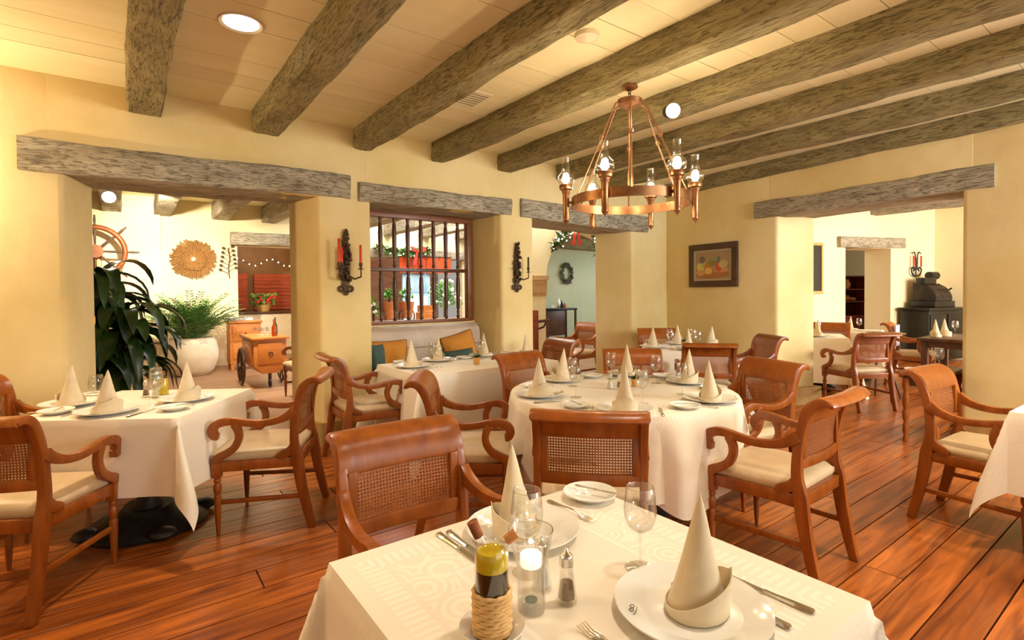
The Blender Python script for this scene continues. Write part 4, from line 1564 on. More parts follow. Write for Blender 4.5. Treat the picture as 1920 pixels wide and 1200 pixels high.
# ------------------------------------------------------------------ upholstered bench in the niche
t = thing('upholstered_bench', 'mauve leather banquette bench under the barred window', 'bench', (2.66, 5.0, 0))
MB().box(-.72, .66, -.22, .26, .0, .34).build('base', DARKWOOD, t, bevel=.01)
MB().box(-.72, .66, -.27, .18, .34, .47).build('seat', MAUVE, t, bevel=.035, seg=3)
rings = []
for k in range(9):
    a = k / 8
    rings.append([(-.72, 0, 0)])
bk_ = MB()
sec = [(.29, .45), (.14, .45), (.13, .60), (.12, .80), (.11, .90), (.13, .985), (.19, 1.03), (.26, 1.03), (.29, 1.0)]
bk_.prism(sec, 'x', -.72, .66)
bk_.build('backrest', MAUVE, t, bevel=.012, smooth=50)
MB().tube([(-.72, .118, .80), (.66, .118, .80)], .006, 6).build('seam', mat('seam', srgb(150, 130, 112), None), t)


def pillow(x, y, z, w_, h_, d_, m1, m2, lab, rot):
    t = thing('cushion', lab, 'cushion', (x, y, z))
    t.rotation_euler = rot
    n = 12
    V, Fc = [], []
    for side in (-1, 1):
        for i in range(n + 1):
            for j in range(n + 1):
                u, v = -1 + 2 * i / n, -1 + 2 * j / n
                th = d_ / 2 * ((1 - u ** 4) * (1 - v ** 4)) ** .6
                pin = 1 - .06 * (1 - abs(u)) * abs(v) - .0
                V.append((u * w_ / 2 * (1 - .05 * (1 - v * v)), side * th, v * h_ / 2 * (1 - .05 * (1 - u * u))))
    for sd in range(2):
        o_ = sd * (n + 1) ** 2
        for i in range(n):
            for j in range(n):
                a = o_ + i * (n + 1) + j
                Fc.append((a, a + 1, a + n + 2, a + n + 1))
    MB().add(V, Fc).build('cover', m1, t, smooth=60)
    pts = []
    for k in range(48):
        a = 4 * k / 48
        u, v = ((-1 + 2 * a, -1) if a < 1 else (1, -1 + 2 * (a - 1)) if a < 2 else (1 - 2 * (a - 2), 1) if a < 3 else (-1, 1 - 2 * (a - 3)))
        pts.append((u * w_ / 2 * (1 - .05 * (1 - v * v)), 0, v * h_ / 2 * (1 - .05 * (1 - u * u))))
    MB().tube(pts, .006, 6, True).build('piping', m2, t, smooth=60)
    return t


pillow(2.17, 5.03, .70, .40, .40, .13, ORANGE, OCHRE2, 'ochre cushion at the left end of the bench', (-.2, 0, 0))
pillow(3.02, 5.04, .73, .40, .40, .13, ORANGE, OCHRE2, 'ochre cushion leaning in the right corner of the bench', (-.25, -.22, .0))
pillow(2.94, 4.93, .63, .36, .26, .11, TEAL, TEAL, 'dark teal cushion in front of the right ochre cushion', (-.3, -.05, .0))
pillow(2.03, 4.99, .66, .16, .42, .10, TEAL, TEAL, 'dark cushion squeezed between bench end and pier', (-.1, 0, .2))

# ------------------------------------------------------------------ assumed wall lantern, unseen just outside the left edge
t = thing('assumed_wall_lantern', 'assumed wall lantern just beyond the left edge of the picture', 'lamp', (-1.35, 4.80, 1.95))
MB().box(-.06, .06, 0, .05, -.15, .15).build('back_plate', BRONZE, t, bevel=.005)
MB().tube([(0, .02, -.05), (0, -.12, -.08), (0, -.16, -.03)], .01, 8).build('arm', BRONZE, t, smooth=60)
MB().lathe([(.03, -.03), (.05, .0), (.055, .12), (.05, .13)], 16, (0, -.16, 0)).build('glass_shade', RIMG, t, smooth=60)
MB().blob((0, -.16, .05), .028, 8).build('bulb', BULB_SMALL, t, smooth=60)
lamp('POINT', (-1.35, 4.60, 2.02), 85, WARM, .02, name='assumed_lantern_light')  # light of the assumed lantern, on left wall and ceiling

# ------------------------------------------------------------------ room behind the wide doorway
# spotlight on the beam
t = thing('spotlight', 'glaring spotlight on the beam behind the wide doorway', 'spotlight', (-.13, 8.9, 2.72))
MB().tube([(0, .06, .02), (0, -.04, -.02)], [.05, .06], 16).build('housing', BLACK, t, smooth=40)
MB().tube([(0, -.04, -.02), (.0, -.052, -.025)], [.075, .065], 16).build('lens', emit('spot_glare', (1, .9, .7), 90), t)
MB().tube([(0, .02, .02), (0, .02, .14)], .012, 8).build('stem', BLACK, t)
lamp('SPOT', (.35, 8.9, 2.72), 520, (1, .86, .62), .05, (.85, 11.6, 1.85), 82, .7, name='wall_washer')
lamp('SPOT', (1.3, 7.4, 3.05), 420, (1, .84, .6), .08, (1.5, 9.2, 0), 110, .7, name='cart_fill')  # added light for the cart side of the room, without a fitting
lamp('POINT', (2.6, 13.0, 2.5), 45, (1, .7, .4), .1, name='bar_light')

# dracaena
t = thing('dracaena_plant', 'tall dark green dracaena with long drooping leaves in the wide doorway', 'plant', (-.20, 7.25, 0))
MB().lathe([(.15, 0), (.20, .30), (.21, .32), (.19, .32), (.17, .27), (0, .27)], 20).build('pot', DARKPOT, t, smooth=40)
MB().lathe([(0, .24), (.185, .285), (0, .29)], 16).build('soil', SOIL, t)
rg = random.Random(12)
stems = [(-.05, .02, 1.62, .03, -.02), (.10, -.06, 1.25, .10, -.05), (-.12, -.04, 1.0, -.12, -.08), (.06, .08, .85, .16, .06)]
for (sx, sy, h, dx, dy) in stems:
    MB().tube([(sx, sy, .27), (sx + dx * .5, sy + dy * .5, h * .6), (sx + dx, sy + dy, h)], [.022, .018, .013], 8).build('stem', mat('cane_stem', srgb(110, 84, 52), srgb(86, 66, 40), (8, 8, 20), .8), t, smooth=60)
    for k in range(34):
        a = k * 2.4 + rg.uniform(-.3, .3)
        if -2.8 < ((a + PI) % (2 * PI)) - PI < -2.2:
            a += .5
        L = rg.uniform(.55, .95)
        w_ = rg.uniform(.055, .085)
        el = rg.uniform(.2, 1.1)
        z0 = h - rg.uniform(0, .42)
        d = Vector((math.cos(a), math.sin(a), 0))
        sd = Vector((-d.y, d.x, 0))
        p = Vector((sx + dx, sy + dy, z0))
        V, Fc = [], []
        n = 9
        ang = el
        for i in range(n + 1):
            u = i / n
            ww = w_ * math.sin(PI * min(1, .12 + .88 * u)) ** .7 * (1 if u < .98 else .05)
            nrm = Vector((-d.x * math.sin(ang), -d.y * math.sin(ang), math.cos(ang)))
            V += [p - sd * ww, p + nrm * (-ww * .35), p + sd * ww]
            p = p + (d * math.cos(ang) + Vector((0, 0, math.sin(ang)))) * (L / n)
            ang = max(ang - (.26 + .12 * u), -1.45)
        for i in range(n):
            a0 = i * 3
            Fc += [(a0, a0 + 1, a0 + 4, a0 + 3), (a0 + 1, a0 + 2, a0 + 5, a0 + 4)]
        MB().add(V, Fc).build('leaf', LEAF, t, smooth=80)

# ship's wheel on its stand
t = thing('ships_wheel', 'wooden ship\'s wheel on a stand behind the dracaena', 'wheel', (-.36, 11.05, 0))
WZ = 2.12
SHIPW = mat('ship_wheel_wood', srgb(120, 62, 24), srgb(150, 84, 38), (8, 8, 8), .4)
MB().tube([(.40 * math.cos(2 * PI * k / 40), 0, WZ + .40 * math.sin(2 * PI * k / 40)) for k in range(40)], .042, 8, True).build('rim', SHIPW, t, smooth=60)
MB().tube([(0, -.07, WZ), (0, .07, WZ)], .11, 20).build('hub', SHIPW, t, smooth=40)
for k in range(8):
    a = k * PI / 4
    d = Vector((math.cos(a), 0, math.sin(a)))
    c = Vector((0, 0, WZ))
    MB().tube([c + d * .09, c + d * .25, c + d * .36, c + d * .44, c + d * .51, c + d * .60], [.016, .02, .014, .014, .02, .012], 8).build('spoke', DARKWOOD, t, smooth=60)
MB().box(-.08, .08, .08, .22, 0, 2.2).build('stand_post', PINE, t, bevel=.01)
MB().box(-.35, .35, -.1, .34, 0, .12).build('stand_base', PINE, t, bevel=.01)
MB().box(-.06, .50, .10, .16, 1.0, 1.12).build('stand_arm', REDWOOD, t, bevel=.01)

# straw sunburst
t = thing('sunburst_ornament', 'round straw sunburst ornament on the far wall', 'wall ornament', (1.075, 11.55, 2.06))
MB().tube([(0, .03, 0), (0, -.03, 0)], .05, 16).build('centre_mirror', STEEL, t, smooth=40)
rg = random.Random(5)
for r0, r1, nn, yy_, nm in ((.05, .39, 64, .0, 'outer_ray'), (.04, .24, 40, -.025, 'inner_ray')):
    for k in range(nn):
        a = 2 * PI * k / nn
        rr = r1 * rg.uniform(.86, 1.0)
        d = Vector((math.cos(a), 0, math.sin(a)))
        MB().tube([d * r0 + Vector((0, yy_, 0)), d * rr + Vector((0, yy_ - .01, 0))], [.008, .015], 5).build(nm, STRAW, t)
# metal branch ornament
t = thing('metal_branch', 'small metal branch with leaves hanging on the far wall by the bar opening', 'wall ornament', (1.66, 11.57, 2.0))
MB().tube([(.02, 0, -.30), (0, -.01, -.1), (.03, -.01, .1), (0, 0, .30)], .008, 6).build('stem', BRONZE, t, smooth=60)
for k in range(12):
    z = -.2 + .042 * k
    s_ = 1 if k % 2 else -1
    tip = Vector((s_ * (.14 - .006 * k), -.02, z + .07))
    MB().tube([(0, -.01, z), tip], .005, 5).build('twig', BRONZE, t)
    MB().blob(tip, .032, 5, 1, .4, .8).build('metal_leaf', BRONZE, t, smooth=40)

# white pot with feathery palm
t = thing('potted_palm', 'feathery green palm in a large round white pot', 'plant', (.945, 10.62, 0))
MB().lathe([(.25, 0), (.33, .09), (.40, .29), (.405, .42), (.37, .57), (.34, .63), (.35, .65), (.33, .65), (.31, .61), (0, .58)], 32).build('pot', WHITEPOT, t, smooth=50)
fo = MB()
rg = random.Random(21)
for k in range(150):
    a = rg.uniform(0, 2 * PI)
    L = rg.uniform(.65, 1.02)
    el = rg.uniform(.85, 1.65)
    d = Vector((math.cos(a), math.sin(a), 0))
    p = Vector((.1 * math.cos(a), .1 * math.sin(a), .6))
    ang = el
    pts = []
    for i in range(9):
        pts.append(p.copy())
        p = p + (d * math.cos(ang) + Vector((0, 0, math.sin(ang)))) * (L / 8)
        ang -= .13
    fo.tube(pts, .004, 3)
    for i in range(2, 9):
        tv = (pts[min(i, 8)] - pts[i - 1]).normalized()
        for s_ in (-1, 1):
            for q in (.0, .5):
                b0 = pts[i - 1].lerp(pts[i], q)
                sd = (Vector((-d.y, d.x, 0)) * s_ + tv * .7 + Vector((0, 0, rg.uniform(-.3, .2)))).normalized()
                l2 = .16 * (1.15 - i / 12)
                nn = sd.cross(tv).normalized() * 0
                w2_ = tv * .014
                fo.add([b0, b0 + sd * l2 * .5 + w2_, b0 + sd * l2, b0 + sd * l2 * .5 - w2_], [(0, 1, 2, 3)])
o = fo.build('fronds', LEAF2, t, smooth=0)
o['kind'] = 'stuff'

# small chest beside the pot
t = thing('wooden_chest', 'narrow wooden chest of drawers between the white pot and the cart', 'chest', (1.80, 10.9, 0))
MB().box(-.26, .26, -.2, .2, .12, .86).build('body', PINE, t, bevel=.006)
MB().box(-.29, .29, -.23, .23, .86, .90).build('top', PINE, t, bevel=.006)
for k in range(2):
    d_ = MB().box(-.21, .21, -.215, -.2, .20 + .33 * k, .48 + .33 * k).build('drawer', PINE, t, bevel=.006)
    MB().blob((0, -.225, .34 + .33 * k), .018, 6).build('knob', BRONZE, d_, smooth=60)
for x in (-.22, .22):
    for y in (-.16, .16):
        MB().box(x - .025, x + .025, y - .025, y + .025, 0, .12).build('leg', PINE, t)
o = MB().box(-.2, .2, -.14, .14, 0, .05).build('folded_linen', PAPER, None, (1.74, 10.9, .902), bevel=.01)
tag(o, 'white folded linen on the wooden chest', 'linen')

# serving cart
t = thing('serving_cart', 'wooden serving cart with spoked wheel and ring handle door', 'cart', (1.725, 8.78, 0))
sec = [(-.225, .34), (-.12, .22), (.12, .22), (.225, .34), (.225, .72), (-.225, .72)]
MB().prism(sec, 'y', -.46, .46).build('cabinet', PINE, t, bevel=.006)
MB().box(-.26, .26, -.50, .50, .72, .755).build('top', PINE, t, bevel=.008)
dr = MB().box(-.17, .17, -.474, -.46, .36, .68).build('door', mat('cart_door', srgb(206, 128, 54), srgb(190, 112, 44), (3, 3, 14), .45), t, bevel=.006)
MB().tube([(.028 * math.cos(2 * PI * k / 16), -.482, .51 + .028 * math.sin(2 * PI * k / 16)) for k in range(16)], .005, 6, True).build('ring_handle', BRONZE, dr, smooth=60)
MB().box(-.236, -.225, -.40, .40, .36, .68).build('side_panel', PINE, t, bevel=.004)
for s_ in (-1, 1):
    w_ = MB().tube([(s_ * .29, .17 + .27 * math.cos(2 * PI * k / 32), .285 + .27 * math.sin(2 * PI * k / 32)) for k in range(32)], .018, 8, True).build('wheel', DARKWOOD, t, smooth=60)
    MB().tube([(s_ * .24, .17, .285), (s_ * .33, .17, .285)], .04, 12).build('hub', DARKWOOD, w_, smooth=40)
    for k in range(10):
        a = 2 * PI * k / 10
        MB().tube([(s_ * .29, .17 + .03 * math.cos(a), .285 + .03 * math.sin(a)), (s_ * .29, .17 + .26 * math.cos(a), .285 + .26 * math.sin(a))], .011, 6).build('spoke', DARKWOOD, w_)
MB().tube([(0, -.40, .22), (0, -.40, .12)], .025, 8).build('caster_stem', DARKWOOD, t)
MB().tube([(.02 * 0, -.40 + .06 * math.cos(2 * PI * k / 20), .075 + .06 * math.sin(2 * PI * k / 20)) for k in range(20)], .014, 6, True).build('caster_wheel', IRON, t, smooth=60)
rg = random.Random(4)
o = MB().lathe([(.032, 0), (.034, .02), (.034, .13), (.014, .18), (.013, .25), (.015, .25), (0, .252)], 14).build('bottle', mat('amber_glass', srgb(170, 66, 16), None, rough=.1), None, (1.80, 8.42, .757), smooth=50)
tag(o, 'amber bottle at the front of the serving cart', 'bottle')
o = MB().lathe([(.03, 0), (.032, .02), (.032, .15), (.012, .20), (.012, .27), (0, .27)], 14).build('bottle', mat('green_glass', srgb(40, 70, 30), None, rough=.1), None, (1.86, 8.62, .757), smooth=50)
tag(o, 'dark green bottle on the serving cart behind the amber one', 'bottle')
for k in range(8):
    wine_glass(1.58 + .075 * (k % 3), 8.5 + .10 * (k // 3), .757, 'small glass in the cluster on the serving cart, %s row, %s' % (['front', 'middle', 'back'][k // 3], ['left', 'centre', 'right'][k % 3]), .6)['group'] = 'glasses on the serving cart'

# bar seen through the far opening
t = thing('bar_counter', 'pale bar counter far behind the wide doorway', 'counter', (2.75, 13.0, 0))
MB().box(-.9, .72, -.25, .25, 0, .95).build('front', WHITEPOT, t, bevel=.01)
MB().box(-.95, .77, -.3, .3, .95, 1.0).build('top', DARKWOOD, t, bevel=.01)
for i, (x0, x1, z0, z1) in enumerate(((1.9, 2.45, 1.0, 1.9), (2.6, 3.5, 1.0, 1.92))):
    t = thing('wall_panel', 'dark red panel behind the bar, %s' % ('left one' if not i else 'right brick one'), 'panel', ((x0 + x1) / 2, 14.25, 0))
    for k in range(int((z1 - z0) / .09)):
        MB().box(-(x1 - x0) / 2, (x1 - x0) / 2, -.03, .03, z0 + .09 * k, z0 + .09 * k + (.083 if i else .0895)).build('board' if not i else 'course', BRICK, t)
t = thing('light_string', 'string of tiny warm lights across the bar opening', 'lights', (2.4, 11.75, 2.10))
pts = [(-.55 + .11 * k, 0, -.06 + .07 * math.cos(k * 1.1)) for k in range(11)]
MB().tube([(-.57, 0, .05)] + pts + [(.55, 0, .05)], .004, 5).build('wire', BLACK, t)
for p in pts:
    MB().blob(p, .012, 5).build('bulb', BULB_SMALL, t, smooth=60)
t = thing('flower_basket', 'basket of greenery with red flowers on the bar counter', 'plant', (2.55, 12.95, 1.0))
MB().lathe([(.12, 0), (.17, .14), (.18, .15), (.15, .15), (0, .13)], 16).build('basket', WICKER, t, smooth=40)
fo, fr_ = MB(), MB()
for k in range(60):
    fo.blob((rg.uniform(-.25, .25), rg.uniform(-.15, .15), rg.uniform(.14, .38)), rg.uniform(.025, .05), 4)
for k in range(14):
    fr_.blob((rg.uniform(-.2, .24), rg.uniform(-.18, .0), rg.uniform(.18, .36)), .035, 5)
fo.build('foliage', LEAF2, t)['kind'] = 'stuff'
fr_.build('flowers', RIBBON, t)['kind'] = 'stuff'

# ------------------------------------------------------------------ patio behind the barred window
struct('wall_patio_ledge', MB().box(3.5, 6.6, 8.75, 9.55, 0, .86), mat('ledge_stone', srgb(206, 176, 146), srgb(190, 158, 126), (4, 4, 4), .8), smooth=0)


def bush(name, lab, loc, r, h, m_, n, seed, flowers=0):
    t = thing(name, lab, 'plant', loc)
    rg = random.Random(seed)
    fo = MB()
    for k in range(n):
        a, e_ = rg.uniform(0, 2 * PI), rg.uniform(-.3, 1.4)
        q = rg.uniform(.3, 1)
        p = Vector((math.cos(a) * math.cos(e_) * r * q, math.sin(a) * math.cos(e_) * r * q, h * .4 + math.sin(e_) * h * .6 * q))
        d = Vector((rg.uniform(-1, 1), rg.uniform(-1, 1), rg.uniform(-.4, 1))).normalized()
        s_ = d.cross(Vector((0, 0, 1))).normalized() if abs(d.z) < .95 else Vector((1, 0, 0))
        L = rg.uniform(.05, .11)
        fo.add([p, p + d * L * .5 + s_ * L * .28, p + d * L, p + d * L * .5 - s_ * L * .28], [(0, 1, 2, 3)])
    fo.build('foliage', m_, t, smooth=0)['kind'] = 'stuff'
    MB().tube([(0, 0, 0), (0, 0, h * .6)], .02, 6).build('stem', DARKWOOD, t)
    if flowers:
        fl_ = MB()
        for k in range(flowers):
            a = rg.uniform(0, 2 * PI)
            fl_.blob((math.cos(a) * r * rg.uniform(.4, .95), -abs(math.sin(a)) * r * .9, rg.uniform(.35, 1) * h), .03, 5)
        fl_.build('flowers', PAPER, t)['kind'] = 'stuff'
    return t


for i, (x, lab) in enumerate(((3.88, 'left wooden tub planter on the patio ledge'), (4.22, 'right wooden tub planter on the patio ledge'))):
    t = thing('tub_planter', lab, 'planter', (x, 9.0, .86))
    MB().lathe([(.10, .06), (.14, .34), (.145, .36), (.12, .36), (0, .32)], 14).build('tub', TERRA, t, smooth=40)
    for s_ in (-1, 1):
        MB().tube([(s_ * .11, .10 * math.cos(2 * PI * k / 16), .10 + .10 * math.sin(2 * PI * k / 16)) for k in range(16)], .012, 6, True).build('wheel', DARKWOOD, t, smooth=60)
    bush('leafy_plant', 'green plant growing in the %s wooden tub' % ('left' if not i else 'right'), (x, 9.0, 1.18), .17, .28, LEAF3, 90, 30 + i)
bush('leafy_shrub', 'bright green shrub with white flowers at the right of the barred window', (5.08, 9.1, .90), .36, .72, LEAF3, 420, 33, 16)
bush('leafy_shrub', 'green shrub at the lower left of the barred window', (3.62, 9.1, .86), .16, .42, LEAF3, 120, 34, 8)
for i, (x, z, w_, h_) in enumerate(((4.58, .861, .22, .16), (4.60, 1.022, .20, .13))):
    t = thing('wooden_crate', 'wooden crate on the patio ledge, %s' % ('bottom one' if not i else 'upper one'), 'crate', (x, 9.0, z), .1)
    for k in range(2):
        MB().box(-w_ / 2, w_ / 2, -.11, -.10, h_ * k / 2, h_ * (k + 1) / 2 - .008).build('front_slat', PINE, t)
        MB().box(-w_ / 2, w_ / 2, .10, .11, h_ * k / 2, h_ * (k + 1) / 2 - .008).build('back_slat', PINE, t)
    for s_ in (-1, 1):
        MB().box(s_ * w_ / 2 - .006, s_ * w_ / 2 + .006, -.10, .10, 0, h_ - .008).build('side', PINE, t)
t = thing('daylight_door', 'door to outdoors at the back of the patio, its bright daylight painted pale blue', 'door', (5.65, 11.5, 0))  # daylight of the outdoor opening is painted on in pale blue and white
MB().box(-.36, .36, -.03, .03, .02, 2.0).build('leaf', DAYPANEL, t, bevel=.005)
for k in range(3):
    MB().box(-.28, .28, -.042, -.03, .15 + .62 * k, .68 + .62 * k).build('panel', PAPER if k == 1 else DAYPANEL, t, bevel=.008)
MB().blob((.28, -.06, 1.0), .03, 6).build('knob', BRONZE, t, smooth=60)
t = thing('hanging_cloth', 'red-orange cloth hanging below the patio lintel', 'cloth', (5.85, 11.36, 1.86))
for k in range(4):
    V = []
    n = 12
    for i in range(n + 1):
        x = -.68 + .345 * k + .33 * i / n
        yv = .03 * math.sin(i * 1.6)
        V += [(x, yv, 0), (x, yv * .3, .38)]
    MB().add(V, [(2 * i, 2 * i + 2, 2 * i + 3, 2 * i + 1) for i in range(n)]).build('panel', REDCLOTH, t, smooth=60)
MB().tube([(-.7, 0, .385), (.7, 0, .385)], .014, 8).build('rod', DARKWOOD, t)


def garland(name, lab, pts, m_, r, n, seed, lights=0):
    t = thing(name, lab, 'garland', pts[0])
    base = Vector(pts[0])
    rg = random.Random(seed)
    P = [Vector(p) - base for p in pts]
    fo = MB()
    li = MB()
    for k in range(n):
        u = rg.uniform(0, len(P) - 1.001)
        i = int(u)
        c = P[i].lerp(P[i + 1], u - i)
        d = Vector((rg.uniform(-1, 1), rg.uniform(-1, 1), rg.uniform(-1, 1))).normalized()
        s_ = d.cross(Vector((.3, .2, 1))).normalized()
        L = r * rg.uniform(.6, 1.2)
        fo.add([c, c + d * L * .5 + s_ * L * .2, c + d * L, c + d * L * .5 - s_ * L * .2], [(0, 1, 2, 3)])
        if lights and k % max(1, n // lights) == 0:
            li.blob(c + d * r * .7 + Vector((0, -r * .5, 0)), .012, 4)
    fo.build('foliage', m_, t, smooth=0)['kind'] = 'stuff'
    MB().tube(P, .012, 5).build('core', DARKWOOD, t)
    if lights:
        li.build('fairy_lights', BULB_SMALL, t)['kind'] = 'stuff'
    return t


g1 = garland('leaf_garland', 'leafy garland with red bow and tiny lights hung across the patio behind the barred window', [(4.55 + .15 * k, 11.225, 2.42 - .10 * math.sin(PI * k / 9)) for k in range(10)], LEAF2, .16, 260, 3, 14)


def bow(t, loc, s, m_):
    """ribbon bow tied on garland t"""
    loc = Vector(loc) - t.location
    for sg in (-1, 1):
        MB().loft([[(sg * .02, -.02, -.02), (sg * .02, .02, -.02), (sg * .02, .02, .02), (sg * .02, -.02, .02)],
                   [(sg * .12 * s, -.03, .0), (sg * .12 * s, .03, .0), (sg * .12 * s, .03, .10 * s), (sg * .12 * s, -.03, .10 * s)],
                   [(sg * .18 * s, -.02, .02 * s), (sg * .18 * s, .02, .02 * s), (sg * .18 * s, .02, .07 * s), (sg * .18 * s, -.02, .07 * s)]]).build('bow_loop', m_, t, loc, smooth=50)
        MB().loft([[(sg * .01, -.012, .0), (sg * .05, -.012, .0), (sg * .05, -.006, .0), (sg * .01, -.006, .0)],
                   [(sg * .06 * s, -.02, -.30 * s), (sg * .14 * s, -.02, -.28 * s), (sg * .14 * s, -.012, -.28 * s), (sg * .06 * s, -.012, -.30 * s)]]).build('bow_tail', m_, t, loc)
    MB().blob((0, -.02, .0), .035 * s, 6).build('bow_knot', m_, t, loc, smooth=60)
    return t


bow(g1, (5.55, 11.16, 2.35), 1.1, RIBBON)

# ------------------------------------------------------------------ passage behind the middle doorway
ar = []
for k in range(13):
    a = PI - PI * .55 * k / 12
    ar.append((7.4 + 1.12 * math.cos(a) + .02, 7.34, 1.78 + .95 * math.sin(a)))
ar = [p for p in ar if p[2] > 2.05]
g2 = garland('lit_garland', 'evergreen garland with glowing lights and red bow over the arch in the middle doorway', ar, LEAF, .15, 300, 5, 44)
a2 = [(7.55 + .02 * k, 7.40, 2.50 - .10 * k) for k in range(5)]
garland('lit_garland', 'end of the lit garland hanging at the right side of the arch', a2, LEAF, .12, 130, 6, 18)
bow(g2, (6.93, 7.30, 2.52), .9, RIBBON)
t = thing('wreath', 'dark oval wreath on the pale wall beyond the arch', 'wreath', (10.93, 11.95, 1.94))
fo = MB()
rg = random.Random(9)
for k in range(260):
    a = rg.uniform(0, 2 * PI)
    r = .23 + rg.uniform(-.05, .05)
    fo.blob((r * math.cos(a) * .9, rg.uniform(-.05, .02), r * math.sin(a) * 1.15), rg.uniform(.018, .032), 4)
fo.build('leaves', mat('wreath_leaf', srgb(70, 80, 62), srgb(110, 116, 96), (9, 9, 9), .7), t)['kind'] = 'stuff'
MB().tube([(-.16, -.03, -.29), (.0, -.05, -.27), (.16, -.03, -.29)], .03, 6).build('bottom_twig', DARKWOOD, t, smooth=60)
t = thing('console_table', 'dark console table against the pale wall beyond the arch', 'table', (10.2, 11.6, 0))
MB().box(-.56, .60, -.25, .25, .84, .90).build('top', BLACKWOOD, t, bevel=.006)
MB().box(-.54, .14, -.22, .22, .12, .84).build('cabinet', DARKWOOD, t, bevel=.006)
for x in (-.52, .56):
    for y in (-.21, .21):
        MB().box(x - .025, x + .025, y - .025, y + .025, 0, .84).build('leg', DARKWOOD, t)
for i, (x, h, m_) in enumerate(((10.25, .30, STEEL), (10.36, .22, BLACK), (10.48, .16, TERRA), (10.02, .10, PAPER))):
    o = MB().lathe([(.04, 0), (.05, h * .2), (.05, h * .55), (.02, h * .75), (.018, h), (0, h)], 12).build('bottle', m_, None, (x, 11.55, .902), smooth=50)
    tag(o, ['tall steel ewer', 'black bottle', 'small clay jar', 'small white jar'][i] + ' on the dark console beyond the arch', 'bottle')
t = thing('handrail', 'short wooden handrail fixed to the pillar inside the middle doorway', 'handrail', (6.05, 7.35, 0))
MB().tube([(-.1, 0, .84), (.24, .0, .86)], .028, 8).build('rail', DARKWOOD, t, smooth=50)
MB().tube([(.08, .13, .70), (.12, .02, .74), (.16, 0, .83)], .018, 8).build('bracket', DARKWOOD, t, smooth=50)
MB().box(-.13, -.05, -.04, .04, 0, 1.05).build('newel_post', REDWOOD, t, bevel=.008)

# ------------------------------------------------------------------ side room behind the right doorway
t = thing('black_cabinet', 'black wooden cabinet under the cash register against the side room wall', 'cabinet', p2(2.12, -.32), RZ2)
MB().box(-.52, .52, -.25, .25, .05, .97).build('body', BLACKWOOD, t, bevel=.008)
MB().box(-.57, .57, -.29, .27, .97, 1.02).build('top', BLACKWOOD, t, bevel=.008)
for s_ in (-1, 1):
    d_ = MB().box(s_ * .26 - .23, s_ * .26 + .23, -.268, -.25, .12, .90).build('door', BLACKWOOD, t, bevel=.008)
    MB().blob((s_ * .06, -.285, .55), .018, 6).build('knob', BRONZE, d_, smooth=60)
t = thing('cash_register', 'ornate antique black cash register on the black cabinet', 'cash register', p2(2.10, -.34, 1.021), RZ2)
MB().box(-.30, .30, -.22, .22, 0, .12).build('drawer_base', BLACKWOOD, t, bevel=.01)
pr = smooth_path([(-.20, .12), (-.20, .22), (-.12, .36), (.02, .44), (.16, .46), (.20, .44), (.20, .12)], 4)
MB().prism(pr, 'x', -.24, .24).build('body', IRON, t, bevel=.008, smooth=40)
for k in range(5):
    MB().tube([(-.18 + .09 * k, -.205, .20), (-.18 + .09 * k, -.15, .33), (-.18 + .09 * k, .0, .445)], .012, 6).build('key_row', BRONZE, t, smooth=60)
MB().box(-.26, .10, -.02, .14, .44, .56).build('display_box', BLACKWOOD, t, bevel=.012)
MB().tube([(.0, .06, .60), (.22, .06, .60)], .075, 14).build('top_roll', IRON, t, smooth=40)
MB().tube([(.26, -.05, .30), (.34, -.05, .30), (.34, -.14, .36)], .014, 8).build('crank', IRON, t, smooth=60)

t = thing('iron_sconce', 'green-black iron wall sconce with red candles above the cash register', 'sconce', p2(2.12, -.02, 1.84), RZ2)
for s_ in (-1, 1):
    sm = smooth_path([(0, -.22), (s_ * .10, -.20), (s_ * .15, -.10), (s_ * .10, -.05), (s_ * .06, -.09), (s_ * .09, -.12)], 4)
    MB().tube([(x, -.03, z) for x, z in sm], .014, 6).build('scroll', IRON, t, smooth=60)
    MB().tube([(s_ * .02, -.03, -.1), (s_ * .03, -.03, .18), (s_ * .07, -.03, .25), (s_ * .13, -.03, .22)], .011, 6).build('hook', IRON, t, smooth=60)
    MB().tube([(s_ * .11, -.05, -.04), (s_ * .11, -.05, .17)], .016, 8).build('candle', RED_WAX, t, smooth=40)
MB().tube([(0, -.02, -.24), (0, -.02, .14)], .013, 6).build('stem', IRON, t, smooth=60)

